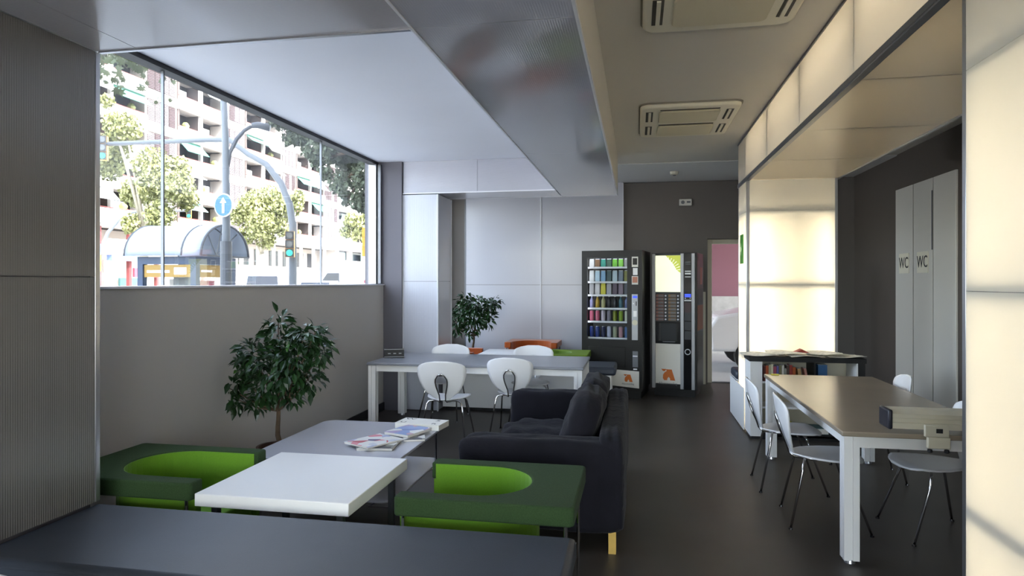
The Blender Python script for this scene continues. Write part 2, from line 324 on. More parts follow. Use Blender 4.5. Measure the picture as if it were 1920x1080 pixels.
# polycarbonate cladding on the rear wall
p = thing('polycarbonate_cladding', 'glossy pale panels covering the rear wall beside the vending machines', 'cladding', (0, 0, 0))
for a, b in ((-2.80, -1.545), (-1.54, -.23)):
    for z0, z1 in ((.01, 1.545), (1.55, HC-.016)): B('panel', 'poly_rear', p, a, b, YB-.045, YB-.03, z0, z1)
B('joint_strip', 'alu_white', p, -1.553, -1.533, YB-.052, YB-.0455, .01, HC-.016)
B('edge_profile', 'alu_white', p, -.2295, -.215, YB-.05, YB-.002, .01, HC-.016); B('edge_profile', 'alu_dark', p, -2.82, -2.801, YB-.05, YB-.002, .01, HC-.016)
B('batten', 'wall_darker', p, -2.80, -.23, YB-.029, YB-.002, .01, HC-.016)

# ================================================================== backlit pillars and beam on the right
def lit_pillar(label, x0, x1, y0, y1, faces, tubes=None, tm='tube'):
    p = thing('backlit_pillar', label, 'pillar', (0, 0, 0))
    zs = ((.01, 1.565), (1.567, 2.350), (2.352, HB-.006))
    for z0, z1 in zs:
        if 'front' in faces: B('panel', 'lit_X', p, x0+.03, x1-.03, y0, y0+.012, z0, z1)
        if 'left' in faces: B('panel', 'lit_Y', p, x0, x0+.012, y0+.03, y1-.03, z0, z1)
    for x, y in ((x0, y0), (x1-.03, y0), (x0, y1-.03), (x1-.03, y1-.03)): B('edge_profile', 'alu', p, x-.001, x+.029, y-.001, y+.029, .005, HB-.006, .003)
    for z in (.78, 1.565, 2.35):
        B('rail', 'alu_dark', p, x0+.035, x1-.035, y0+.016, y0+.045, z-.022, z+.022)
        B('rail', 'alu_dark', p, x0+.016, x0+.045, y0+.046, y1-.035, z-.022, z+.022)
    B('light_baffle', 'reflector', p, x0+.16, x1-.16, y0+.14, y1-.03, 2.352, 2.37)  # hidden plate, added to keep the panels above it dimmer
    if 'right_back' in faces:
        B('back_panel', 'reflector', p, x1-.02, x1-.005, y0+.03, y1-.03, .01, HB-.006); B('back_panel', 'reflector', p, x0+.03, x1-.03, y1-.014, y1-.002, .01, HB-.006)
    B('core', 'reflector', p, (x0+x1)/2-.13, (x0+x1)/2+.13, y0+.22, y1-.05, .01, 2.35)
    for x, y in tubes or ((x0+.13, y0+.13), (x1-.13, y0+.13), (x0+.13, y1-.13)):
        MB().cyl((x, y, .15), (x, y, 1.17), .013, n=8).build('fluorescent_tube', tm, p); MB().cyl((x, y, 1.25), (x, y, 2.27), .013, n=8).build('fluorescent_tube', tm, p)
    return p
lit_pillar('glowing backlit pillar rising behind the bookcase', 1.15, 2.06, 7.42, 8.02, ('front', 'left', 'right_back'))
lit_pillar('glowing backlit pillar cut off by the right edge', 1.15, 2.08, 2.02, 2.645, ('left', 'front', 'right_back'), ((1.42, 2.14), (1.42, 2.52)), 'tube_dim')
bm_ = thing('backlit_beam', 'glowing backlit beam running along the right of the ceiling', 'beam', (0, 0, 0))
YJ2 = [-1.02, .20, 1.42, 2.64, 3.86, 5.08, 6.30, 7.50, 8.02]
for a, b in zip(YJ2[:-1], YJ2[1:]):
    B('panel', 'lit_Z', bm_, 1.150, 1.160, a+.002, b-.002, HB+.012, HC-.012)
    B('underside_panel', 'lit_under', bm_, 1.165, 2.07, a+.003, b-.003, HB, HB+.008)
    B('joint_rail', 'alu_dark', bm_, 1.163, 1.185, b-.012, b+.012, HB+.035, HC-.016)
    B('joint_rail', 'alu_dark', bm_, 1.19, 2.06, b-.010, b+.010, HB+.009, HB+.03)
B('edge_profile', 'alu_dark', bm_, 1.140, 1.180, -1.02, 8.022, HB-.012, HB-.001, .002); B('edge_profile', 'alu_dark', bm_, 1.139, 1.1495, -1.02, 8.022, HB-.001, HB+.030)
B('edge_profile', 'alu_dark', bm_, 1.141, 1.149, -1.02, 8.022, HC-.02, HC-.001); B('edge_profile', 'alu', bm_, 2.071, 2.09, -1.02, 8.022, HB-.012, HB+.02)
B('back_panel', 'ceiling', bm_, 2.075, 2.09, -1.02, 8.022, HB+.021, HC-.002); B('end_panel', 'reflector', bm_, 1.165, 2.07, 8.01, 8.02, HB+.01, HC-.005)
for a, b in zip(YJ2[:-1], YJ2[1:]):
    if b-a > 1: MB().cyl((1.34, a+.10, HC-.16), (1.34, b-.10, HC-.16), .013, n=8).build('fluorescent_tube', 'tube', bm_)
ex = thing('exit_sign', 'small green exit sign on the side of the backlit pillar', 'sign', (1.147, 7.62, 1.96))
B('plate', pm('exit_green', '2E7A1E', .4), ex, -.012, 0, 0, .17, -.16, .16)
MB().prism([(.04, 0), (.10, .07), (.10, .025), (.14, .025), (.14, -.025), (.10, -.025), (.10, -.07)], -.0145, -.0121, 'x').build('arrow', pm('exit_white', 'D8F0B8', .5), ex)

# ================================================================== furniture
# --- white shell chairs with chrome loop
def lerp_tab(tab, t):
    for (a, x), (b, y) in zip(tab[:-1], tab[1:]):
        if t <= b:
            u = (t-a)/(b-a); u = u*u*(3-2*u)*.35+u*.65; return x+(y-x)*u
    return tab[-1][1]
BW = [(0, .058), (.1, .105), (.2, .160), (.35, .198), (.5, .222), (.65, .238), (.78, .242), (.87, .228), (.94, .185), (.98, .12), (1, .06)]
BHOLE = [(0, .026), (.12, .030), (.25, .044), (.38, .056), (.5, .060), (.58, .053), (.64, .036), (.675, .0)]
SW = [(0, .050), (.08, .085), (.2, .140), (.35, .182), (.5, .206), (.68, .220), (.82, .212), (.92, .175), (.97, .12), (1, .05)]
def back_pt(u, v):
    return Vector((u, -.205-.115*v-.02*math.sin(PI*v)+.9*u*u*(.35+.65*v), .452+.385*v))
def make_chair(label):
    r = thing('shell_chair', label, 'chair', (0, 0, 0), 0, 'white shell chairs')
    m = MB(); NV, NU = 26, 6
    for sgn in (-1, 1):
        def fn(a, b, sgn=sgn):
            v = b; h = lerp_tab(BHOLE, v) if v < .675 else 0; wv = lerp_tab(BW, v)
            return back_pt(sgn*(h+(wv-h)*a), v)
        m.grid(fn, NU, NV)
    me = m.mesh('backrest', 'plastic_white'); b = bmesh.new(); b.from_mesh(me); bmesh.ops.remove_doubles(b, verts=b.verts, dist=.0004); bmesh.ops.recalc_face_normals(b, faces=b.faces); b.to_mesh(me); b.free()
    obj('backrest', me, r, smooth=True, solid=.010)
    m = MB()
    def sf(a, b):
        t = b; x = (a*2-1)*lerp_tab(SW, t); y = -.225+.45*t
        z = .452+.045*x*x/.048*(.6-.5*t)*.6-.012*math.sin(PI*t)-(.02*(t-.85)/.15 if t > .85 else 0)
        return (x, y, z)
    m.grid(sf, 12, 20); o = m.build('seat', 'plastic_white', r, smooth=True, solid=.010)
    loop = [(-.115, -.07, .432), (-.07, -.14, .428), (-.035, -.195, .428), (-.028, -.222, .445)]
    for k in range(1, 8):
        v = .06+k*.0686; q = back_pt(-lerp_tab(BHOLE, v), v); loop.append((q.x, q.y-.013, q.z))
    q = back_pt(-.032, .64); loop.append((q.x, q.y-.013, q.z)); q = back_pt(0, .685); loop += [(0, q.y-.013, q.z)]
    loop += [(-x, y, z) for x, y, z in reversed(loop[:-1])]
    MB().tube(loop, .0075, 8).build('back_loop', 'chrome', r, smooth=True)
    for s in (-1, 1):
        MB().tube([(s*.04, -.13, .430), (s*.12, -.145, .432), (s*.158, -.155, .425), (s*.175, -.163, .40), (s*.182, -.17, .36), (s*.225, -.245, .012)], .0085, 8).build('leg', 'chrome', r, smooth=True)
        MB().tube([(s*.04, .04, .424), (s*.12, .075, .425), (s*.16, .088, .418), (s*.178, .096, .395), (s*.186, .104, .355), (s*.235, .225, .012)], .0085, 8).build('leg', 'chrome', r, smooth=True)
        for fx, fy in ((.225, -.247), (.236, .227)): MB().cyl((s*fx, fy, .0005), (s*fx, fy, .012), .013, .011, 10).build('foot_cap', 'darkchrome', r)
    B('underseat_bar', 'darkchrome', r, -.05, .05, -.14, .05, .427, .4385)
    return r
ch = make_chair('white shell chair at the near left of the grey table, its back to us')
ch.location = (-1.87, 6.40, 0); ch.rotation_euler = (0, 0, math.radians(4)); 
R = math.radians
dup(ch, (-1.245, 6.82, 0), R(-4), 'white shell chair tucked into the grey table beside the sofa arm')
dup(ch, (-2.24, 7.50, 0), R(178), 'white shell chair on the far side of the grey table, near the pale pillar')
dup(ch, (-1.20, 7.52, 0), R(184), 'white shell chair on the far side of the grey table, near the green seat')
dup(ch, (1.235, 4.74, 0), R(-94), 'nearer white shell chair on the aisle side of the brown table')
dup(ch, (1.17, 5.50, 0), R(-91), 'farther white shell chair on the aisle side, closest to the bookcase')
dup(ch, (1.845, 4.64, 0), R(96), 'white shell chair partly hidden by the backlit pillar at the right edge')
dup(ch, (1.86, 5.93, 0), R(84), 'white shell chair across the brown table, in front of the washroom doors')
dup(ch, (-1.86, 1.775, 0), R(0), 'white shell chair barely peeking into the bottom left corner')

# --- work tables with aluminium profile legs
def profile(cx, cy, s):                       # square extrusion with a groove in each face
    h = s/2; g = s*.09; d = s*.16; out = []
    for k in range(4):
        a = k*PI/2; c, n = round(math.cos(a)), round(math.sin(a))
        for x, y in ((h, -h), (h, -g), (h-d, -g), (h-d, g), (h, g)): out.append((cx+x*c-y*n, cy+x*n+y*c))
    return out
def work_table(label, loc, L, W, top, rz=0, leg=.082, up=0):
    r = thing('work_table', label, 'table', loc, rz)
    B('tabletop', top, r, -W/2, W/2, -L/2, L/2, .712+up, .74+up, .006)
    for sx in (-1, 1):
        for sy in (-1, 1):
            cx, cy = sx*(W/2-.055), sy*(L/2-.055)
            lg = MB().prism(profile(cx, cy, leg), .022, .711+up).build('leg', 'white', r)
            MB().cyl((cx, cy, .0005), (cx, cy, .021), .03, .026, 16).build('leveling_foot', 'alu', lg)
        B('side_rail', 'white', r, sx*(W/2-.055)-.018, sx*(W/2-.055)+.018, -L/2+.098, L/2-.098, .645+up, .711+up)
    for sy in (-1, 1): B('end_rail', 'white', r, -W/2+.098, W/2-.098, sy*(L/2-.055)-.018, sy*(L/2-.055)+.018, .645+up, .711+up)
    return r
work_table('long brown-topped table with white legs near the bookcase', (1.595, 5.19, 0), 2.36, .92, 'table_brown', up=.015)
work_table('long grey-topped table with white legs below the far end of the window', (-1.68, 7.12, 0), 2.30, 1.0, 'table_grey', PI/2)
# clamp-on rail on the brown table
pr = thing('clamp_rail', 'cream aluminium rail clamped to the end of the brown table', 'rail', (0, -.03, .016))
rail = [(4.05, .765), (4.17, .765), (4.17, .80), (4.185, .80), (4.185, .865), (4.10, .865), (4.05, .848), (4.05, .825), (4.058, .822), (4.058, .800), (4.05, .797)]
MB().prism(rail, 1.40, 2.30, 'x').build('rail_body', 'cream', pr)
B('end_cap', pm('navy', '23232F', .4), pr, 1.375, 1.3995, 4.04, 4.195, .76, .87, .01)
B('clamp', 'cream', pr, 1.545, 1.665, 4.000, 4.022, .735, .800, .004); B('clamp', 'cream', pr, 1.56, 1.672, 4.0, 4.028, .672, .734, .004)
B('clamp_bridge', 'cream', pr, 1.56, 1.66, 4.0225, 4.0495, .745, .790)
for x in (1.573, 1.657): MB().lathe([(.006, .02), (.012, .018), (.014, .004), (.009, 0)], (x, 4.012), 12, .648).build('screw_knob', 'black', pr)
B('socket', 'black', pr, 1.60, 1.632, 3.997, 3.9995, .758, .782)
gd = thing('tabletop_radio', 'small black box with silver edges at the left end of the grey table', 'device', (-2.70, 7.10, .7405), R(20))
g2 = MB().prism([(-.02, .0), (.07, .0), (.07, .012), (.035, .10), (-.01, .10), (-.03, .02)], -.11, .11, 'x').build('case', 'black', gd)
g2.data.transform(Matrix.Identity(4))
for z, y in ((.012, -.030), (.095, -.0125)): B('edge_trim', 'alu_dark', gd, -.112, .112, y-.004, y, z-.003, z+.003)
for k in range(3): B('button', 'alu_dark', gd, -.07+k*.06, -.04+k*.06, -.032, -.0285, .045, .055)
tagp = B('label_tab', pm('yellow', 'D9C83A', .5), None, 1.19, 1.255, 6.30, 6.34, .7555, .764); tag(tagp, 'tiny yellow tab lying on the far left corner of the brown table', 'tab')

# --- modular seating: benches, square tables, cut-out armchairs
def bench(label, x0, x1, y0, y1, h, base_mat='white'):
    r = thing('bench', label, 'bench', ((x0+x1)/2, (y0+y1)/2, 0)); a, b = (x1-x0)/2, (y1-y0)/2
    B('cushion', 'leather', r, -a, a, -b, b, h-.10, h, .028)
    MB().tube([(-a+.03, -b+.004, h-.028), (a-.03, -b+.004, h-.028)], .006, 6).build('piping', 'leather', r)
    B('base', base_mat, r, -a+.02, a-.06, -b+.03, b-.04, .04, h-.1005, .004); B('plinth', 'black', r, -a+.05, a-.10, -b+.07, b-.08, 0, .0395)
    return r
bench('long dark leather bench across the foreground', -2.5395, -.245, 2.10, 2.745, .545)
bench('dark leather bench with white base behind the grey table', -2.41, -.25, 7.93, 8.55, .58)
bench('low dark-cushioned bench with white base behind the backlit pillar', 1.125, 2.05, 8.03, 8.48, .56)
def square_table(label, loc, s, h):
    r = thing('low_table', label, 'table', loc)
    B('tabletop', 'white_satin', r, -s/2, s/2, -s/2, s/2, h-.062, h, .004)
    for sx in (-1, 1):
        for sy in (-1, 1): B('leg', 'alu_dark', r, sx*(s/2-.07)-.016, sx*(s/2-.07)+.016, sy*(s/2-.07)-.016, sy*(s/2-.07)+.016, 0, h-.0625)
    return r
square_table('square thick-topped white low table in the foreground', (-1.715, 3.27, 0), .80, .57)
square_table('square white low table in the rear seating niche', (-1.83, 9.50, 0), .80, .57)
def armchair(label, loc, rz, collar, inner, h=.615, D=.83, W=.69):
    r = thing('cutout_armchair', label, 'armchair', loc, rz, 'square cut-out armchairs')     # opens towards local +Y
    arm = .10; ri = W/2-arm; yc = -D/2+.24+ri; n = 18
    out = rrect(-W/2, W/2, -D/2, D/2, .02, 2)
    inn = [(ri*math.cos(PI+PI*k/n), yc+ri*math.sin(PI+PI*k/n)) for k in range(n+1)]     # left to right round the back
    ring = [(-ri, D/2)]+inn+[(ri, D/2), (W/2-.015, D/2), (W/2, D/2-.015), (W/2, -D/2+.02), (W/2-.02, -D/2), (-W/2+.02, -D/2), (-W/2, -D/2+.02), (-W/2, D/2-.015), (-W/2+.015, D/2)]
    MB().prism(ring, h-.088, h).build('collar', collar, r, bv=.014, seg=3)
    m = MB(); pth = [(-ri, D/2-.012)]+inn+[(ri, D/2-.012)]; t = .035
    shell = pth+[(x*(1+t/ri), yc+(y-yc)*(1+t/ri) if y < yc else y) for x, y in reversed(pth)]
    m.prism(shell, .22, h-.089); m.build('shell', inner, r)
    lin_ = [(x*.985, yc+(y-yc)*.985 if y < yc else y-.012) for x, y in pth]
    lin2 = lin_+[(x*1.0, y) for x, y in reversed([(x*1.012, yc+(y-yc)*1.012 if y < yc else y) for x, y in lin_])]
    MB().prism(lin2, .30, h-.006).build('lining', inner, r)
    seat = [(x*.97, yc+(y-yc)*.97 if y < yc else y-.02) for x, y in pth]
    MB().prism(seat, .24, .36).build('seat', inner, r, bv=.012)
    for sx in (-1, 1):
        for sy in (-1, 1):
            MB().cyl((sx*(W/2-.03), sy*(D/2-.04), 0), (sx*(W/2-.03), sy*(D/2-.04), h-.0885), .009, n=8).build('leg', 'chrome', r)
        MB().cyl((sx*(W/2-.03), -D/2+.05, .20), (sx*(W/2-.03), D/2-.05, .20), .008, n=8).build('stretcher', 'chrome', r)
    return r
armchair('green felt armchair with lime lining, right of the white table', (-.685, 3.215, 0), PI/2, 'felt', 'lime')
armchair('green felt armchair with lime lining, against the grey wall', (-2.555, 3.215, 0), -PI/2, 'felt', 'lime')
armchair('olive green armchair in the rear niche, beside the snack machine', (-1.0, 8.90, 0), PI/2, 'lime_top', 'lime_chair', .65, .74)
armchair('orange armchair against the far wall panels', (-1.60, 10.27, 0), PI, 'orange', 'orange', .67, .62, .82)
armchair('orange armchair in front of the rear potted plant', (-2.66, 9.24, 0), -PI/2, 'orange', 'orange', .615)
# --- rounded two-tier coffee table with magazines
ct = thing('coffee_table', 'white rounded coffee table with lower shelf and chrome legs', 'table', (-1.94, 4.34, 0))
MB().prism(rrect(-.49, .49, -.56, .57, .10), .482, .50).build('tabletop', 'white_gloss', ct, bv=.004)
MB().prism(rrect(-.46, .47, -.50, .54, .10), .236, .250).build('shelf', 'white_gloss', ct, bv=.004)
for sx in (-1, 1):
    for sy in (-1, 1):
        MB().cyl((sx*.445, sy*.46, 0), (sx*.445, sy*.46, .4815), .009, n=10).build('leg', 'chrome', ct)
for s in (-1, 1): MB().tube([(s*.44, -.45, .20), (s*.1, 0, .035), (s*.44, .45, .20)], .006, 8).build('brace', 'chrome', ct)
patches('cov_red', ['C23B4E', 'E58A9A', '4A3A78', 'B9C0E0', 'D8DCE8'], 14, cover=.6); patches('cov_blue', ['8FA6D8', 'B7A6CC', '6F86C4', 'CFA6B8'], 12, cover=.8)
patches('cov_news', ['2A2A2E', 'D8D8DC', '8C8C96', 'E8E8EC'], 26, cover=.45); patches('cov_dark', ['2C2E38', '4A4A52', '8A8A80'], 14, cover=.9)
pm('paper', 'EDEBE4', .6); pm('newsprint', 'E6E2D6', .8, var=(30, .2))
def magazine(label, x, y, z, rz, wx, wy, t, cover):
    r = thing('magazine', label, 'magazine', (x, y, z), rz, 'magazines on the coffee table')
    B('pages', 'paper', r, -wx/2+.003, wx/2-.003, -wy/2+.003, wy/2-.002, .0006, t-.0012); B('cover', cover, r, -wx/2, wx/2, -wy/2, wy/2, t-.0011, t)
    B('back_cover', 'cov_dark', r, -wx/2, wx/2, -wy/2, wy/2, 0, .0005); return r
magazine('dark magazine lying under the red-printed one', -1.70, 4.20, .5003, R(8), .24, .30, .018, 'cov_dark')
magazine('magazine with red and blue cover, front of the pile', -1.745, 4.21, .5188, R(-28), .25, .31, .012, 'cov_red')
magazine('dark thin magazine at the table edge behind the red-printed one', -1.535, 4.42, .5003, R(20), .15, .17, .014, 'cov_dark')
magazine('lilac and blue magazine in the middle of the pile', -1.62, 4.535, .5146, R(-20), .22, .27, .020, 'cov_blue')
mg = magazine('thick black-and-white printed catalogue, back of the pile', -1.60, 4.79, .5003, R(-6), .36, .20, .042, 'paper')
for tx, sx_, y_ in (('W', .06, .06), ('5', .06, .055), ('U', .05, -.055), ('R', .05, -.055)):
    text(tx, sx_, 'print', 'black', mg, Matrix.Translation(({'W': -.12, '5': .11, 'U': -.13, 'R': .12}[tx], y_, .0424)), .0002, 1.4)

# --- sofa
so = thing('sofa', 'charcoal fabric sofa facing the window, seen from its side', 'sofa', (-.575, 4.82, 0))
def puff(name, par, x0, x1, y0, y1, z0, z1, k=.72, tilt=0, amp=.006, seed=0, mat='sofa'):
    m = MB(); n = 14
    def sgn(v): return -1 if v < 0 else 1
    cx, cy, cz = (x0+x1)/2, (y0+y1)/2, (z0+z1)/2; a, b, c = (x1-x0)/2, (y1-y0)/2, (z1-z0)/2
    bmx = bmesh.new(); bmesh.ops.create_cube(bmx, size=2); bmesh.ops.subdivide_edges(bmx, edges=bmx.edges, cuts=n, use_grid_fill=True)
    rnd = random.Random(seed); ph = [rnd.uniform(0, 6) for _ in range(6)]
    for v in bmx.verts:
        x, y, z = v.co
        q = max(abs(x), abs(y), abs(z)); L = (abs(x)**12+abs(y)**12+abs(z)**12)**(1/12) if k > .85 else (abs(x)**5+abs(y)**5+abs(z)**5)**.2
        v.co /= L; x, y, z = v.co
        f = 1-(0 if k > .85 else 1-k)*.35*(x*x*y*y+y*y*z*z+z*z*x*x)
        wr = amp*(math.sin(9*x+4*y+ph[0])+math.sin(7*y-6*z+ph[1])+.6*math.sin(15*z+8*x+ph[2])+.5*math.sin(19*y+5*x+ph[3]))
        v.co = Vector((x*a*f+wr*(1 if abs(x) > .5 else .3)*sgn(x), y*b*f, z*c*f+wr*(1 if abs(z) > .5 else .3)*sgn(z)))
    me = bpy.data.meshes.new(name); bmx.to_mesh(me); bmx.free(); me.materials.append(MATS[mat])
    o = obj(name, me, par, smooth=True, loc=(cx, cy, cz)); o.rotation_euler = (0, tilt, 0); return o
B('base', 'sofa', so, -.44, .46, -.905, .905, .125, .30, .02)
puff('arm', so, -.49, .49, -.935, -.735, .12, .655, .9, amp=.004, seed=1); puff('arm', so, -.49, .49, .735, .935, .12, .665, .9, amp=.004, seed=2)
puff('backrest', so, .35, .50, -.93, .93, .12, .71, .9, amp=.003, seed=3)
puff('seat_cushion', so, -.48, .22, -.73, .0, .27, .47, .8, amp=.007, seed=4); puff('seat_cushion', so, -.48, .22, .0, .73, .27, .47, .8, amp=.007, seed=5)
puff('back_cushion', so, .10, .32, -.73, .0, .40, .90, .75, tilt=R(19), amp=.0045, seed=6); puff('back_cushion', so, .10, .32, .0, .73, .40, .88, .75, tilt=R(19), amp=.0045, seed=8)
for sx in (-1, 1):
    for sy in (-1, 1): B('leg', 'wood_leg', so, sx*.43-.022, sx*.43+.022, sy*.875-.022, sy*.875+.022, 0, .135)

# --- bookcase with books and newspapers
bk = thing('bookcase', 'low bookcase with black top and white side in front of the backlit pillar', 'bookcase', (1.13, 7.06, 0))
BWD, BDP, BHT = 1.09, .345, .835
B('top', 'black', bk, -.01, BWD, -.01, BDP, BHT-.045, BHT); B('side', 'white', bk, 0, .02, 0, BDP, .03, BHT-.0455); B('side', 'black', bk, BWD-.075, BWD-.01, 0, BDP, .03, BHT-.0455)
B('front_post', 'white', bk, .021, .115, 0, .02, .03, BHT-.0455); B('back', 'cream', bk, .021, BWD-.076, BDP-.015, BDP-.002, .03, BHT-.0455)
B('inner_side', 'white', bk, BWD-.09, BWD-.0755, .002, BDP-.016, .075, BHT-.0455)
for z in (.05, .315, .57): B('shelf', 'white' if z > .1 else 'black', bk, .1155, BWD-.091, .004, BDP-.016, z, z+.018)
B('divider', 'black', bk, .61, .625, .006, BDP-.016, .589, BHT-.046); B('plinth', 'black', bk, .01, BWD-.02, .015, BDP-.01, 0, .0295)
B('side_panel', 'white', bk, -.012, -.0015, .37, 1.41, .012, .455)
cols = [('maroon', '5A2420'), ('orange', 'B5532A'), ('beige', 'A9A284'), ('cream', 'C9C2A8'), ('pink', '9A4A5E'), ('violet', '5E5A96'), ('olive', '6E6A48'), ('white', 'C9C4BC'), ('grey', '8C8C80'), ('brown', '4E3A30'), ('red', '8E2E22'), ('rust', 'A8501E'), ('tan', 'B08A5A'), ('rose', 'B07A6A')]
x = .128; rb = random.Random(3)
for i, (cn, hx) in enumerate(cols):
    t = rb.uniform(.018, .030); h = rb.uniform(.13, .175); lean = R(-9) if i > 11 else R(rb.uniform(-2, 3))*0
    if i > 11: x += .034
    bo = thing('book', 'upright %s book on the top shelf of the bookcase' % cn, 'book', (1.13+x, 7.075, .5885), 0, 'books on the top shelf')
    pm('book_'+cn, hx, .6)
    a = MB().box(0, t, 0, .12, .0, h).build('cover', 'book_'+cn, bo); b_ = MB().box(.002, t-.002, .002, .1215, h+.0002, h+.001).build('pages', 'paper', bo)
    if lean:
        for q in (a, b_): q.rotation_euler = (0, lean, 0)
        bo.location.z += t*math.sin(-lean)*0+.0005
    x += t+.003
bb = thing('book', 'wide blue book standing right of the divider in the bookcase', 'book', (1.13+.65, 7.08, .5885)); B('cover', pm('book_blue', '2E5A86', .5), bb, 0, .085, 0, .13, 0, .178); B('pages', 'paper', bb, .003, .082, .002, .1315, .1782, .179)
yb = thing('book', 'yellow book lying on the bottom shelf of the bookcase', 'book', (1.40, 7.08, .0685)); B('cover', 'yellow', yb, 0, .16, 0, .2, 0, .09); B('pages', 'paper', yb, .003, .157, -.0006, -.0001, .004, .086)
sg = thing('book', 'teal folder lying on the bottom shelf of the bookcase', 'book', (1.62, 7.08, .0685)); B('cover', pm('teal', '2E5F62', .5), sg, 0, .26, 0, .2, 0, .06); B('pages', 'paper', sg, .003, .257, -.0006, -.0001, .004, .056)
nr = random.Random(11)
for i, (nx, rz_, lab) in enumerate(((1.235, .0, 'curled newspaper hanging over the left end of the bookcase top'), (1.48, -.05, 'pale newspaper spread near the left of the bookcase top'), (1.66, .2, 'crumpled newspaper in the middle of the bookcase top'), (1.86, -.1, 'newspaper spread right of the red leaflet'), (2.05, .12, 'newspaper hanging over the right end of the bookcase top'))):
    ph = nr.uniform(0, 6)
    n_ = MB().grid(lambda u, v, ph=ph: ((u-.5)*.34, (v-.5)*.27, .014+.007*math.sin(5*u+3*v+ph)+.004*math.sin(11*v+ph)), 10, 8).build('newspaper', 'newsprint', None, solid=.003, loc=(nx, 7.20, BHT+.001+.024*(i % 2)))
    n_.rotation_euler = (0, 0, rz_); tag(n_, lab, 'newspaper', 'newspapers on the bookcase')
lf = MB().prism([(-.07, 0), (.07, 0), (.0, .035)], -.05, .05, 'y').build('leaflet', pm('leaflet_red', '9A3226', .5), None, loc=(1.65, 7.22, BHT+.04)); tag(lf, 'small red folded leaflet on top of the newspapers', 'leaflet')

# ================================================================== potted plants
def leaf_mesh(L, W, mat):
    m = MB(); m.add([(0, 0, 0), (-W*.42, L*.28, .08*W), (0, L*.30, -.06*W), (W*.42, L*.28, .08*W), (-W*.5, L*.55, .06*W), (0, L*.58, -.10*W), (W*.5, L*.55, .06*W), (0, L, -.22*L)],
          [(0, 2, 1), (0, 3, 2), (1, 2, 5, 4), (2, 3, 6, 5), (4, 5, 7), (5, 6, 7)])
    return m.mesh('leaf', mat)
def plant(label, base, pot_r, pot_h, pot_mat, trunk_top, blobs, n_single, n_stuff, L, seed):
    rn = random.Random(seed); r = thing('potted_tree', label, 'plant', (base[0], base[1], 0)); b0 = Vector((base[0], base[1], 0))
    p = MB().lathe([(pot_r*.75, 0), (pot_r, pot_h-.03), (pot_r*1.06, pot_h-.03), (pot_r*1.06, pot_h), (pot_r*.94, pot_h), (pot_r*.92, pot_h-.05)], n=28).build('pot', pot_mat, r, smooth=False)
    MB().lathe([(pot_r*.9, 0), (pot_r*.9, .012)], n=20, z=pot_h-.048).build('soil', 'soil', p)
    t0 = Vector((0, 0, pot_h-.04)); t1 = Vector(trunk_top)-b0
    path = [t0.lerp(t1, k/5)+Vector((.012*math.sin(k*1.7), .012*math.cos(k*2.1), 0)) for k in range(6)]
    MB().tube(path, .021, 8, taper=.015).build('trunk', 'bark', r, smooth=True)
    for (c, rad) in blobs:
        e = c-b0; mid = path[-1].lerp(e, .5)+Vector((0, 0, -.02))
        MB().tube([path[-1], mid, e], .008, 6, taper=.003).build('branch', 'bark', r, smooth=True)
    me1 = leaf_mesh(L, L*.42, 'leaf'); me2 = leaf_mesh(L*.8, L*.34, 'leaf_young')
    st = MB(); wts = [rad**2 for _, rad in blobs]
    for i in range(n_single+n_stuff):
        c, rad = rn.choices(blobs, wts)[0]
        d = Vector((rn.gauss(0, 1), rn.gauss(0, 1), rn.gauss(0, 1))); d.normalize(); q = rad*(rn.random()**.45); pos = c-b0+d*q
        if pos.x+b0.x < XW+.09: pos.x = XW+.09+rn.random()*.03-b0.x
        out = Vector((d.x if pos.x+b0.x > XW+.14 else abs(d.x), d.y, d.z*.4-.35+rn.gauss(0, .3))); out.normalize()
        rot = out.to_track_quat('Y', 'Z') @ Euler((0, rn.gauss(0, .5), 0)).to_quaternion(); s = rn.uniform(.7, 1.25)
        young = d.z > .45 and q > rad*.7 and rn.random() < .35
        if i < n_single:
            o = bpy.data.objects.new('leaf', me2 if young else me1); C.objects.link(o); o.parent = r; o.location = pos; o.rotation_mode = 'QUATERNION'; o.rotation_quaternion = rot; o.scale = (s, s, s)
        else:
            M = Matrix.LocRotScale(pos, rot, (s, s, s)); st.add([M @ v.co for v in me1.vertices], [tuple(f.vertices) for f in me1.polygons])
    if n_stuff: tag(st.build('foliage', 'leaf', r), kind='stuff')
    return r
Z1 = 5.0
bl = [(at(x, y, Z1+dz), q*Z1/F_PX) for x, y, q, dz in ((522, 606, 24, 0), (526, 640, 38, .05), (570, 632, 30, -.1), (592, 622, 18, -.12), (600, 665, 22, -.1), (480, 668, 40, .05), (545, 678, 48, -.1), (452, 703, 30, .05), (505, 712, 46, 0), (582, 705, 32, -.05), (447, 750, 18, 0), (478, 752, 22, .05), (545, 738, 24, -.05), (600, 645, 22, 0), (430, 728, 16, .02))]
plant('bushy dark green potted tree against the grey window wall', (at(523, 800, Z1).x, at(523, 800, Z1).y), .155, .36, 'terracotta', at(521, 770, Z1), bl, 300, 800, .085, 5)
Z2 = 10.3
bl = [(at(x, y, Z2+dz), q*Z2/F_PX) for x, y, q, dz in ((875, 570, 20, 0), (895, 572, 20, -.1), (915, 575, 18, -.1), (930, 567, 12, -.05), (865, 590, 22, 0), (890, 598, 24, -.1), (912, 596, 16, 0), (855, 610, 18, .1), (875, 560, 12, 0), (880, 622, 14, 0))]
plant('potted tree in the rear niche, half hidden by the pale pillar', (at(887, 640, Z2).x, at(887, 640, Z2).y), .18, .40, 'terracotta', at(888, 632, Z2), bl, 0, 900, .095, 9)

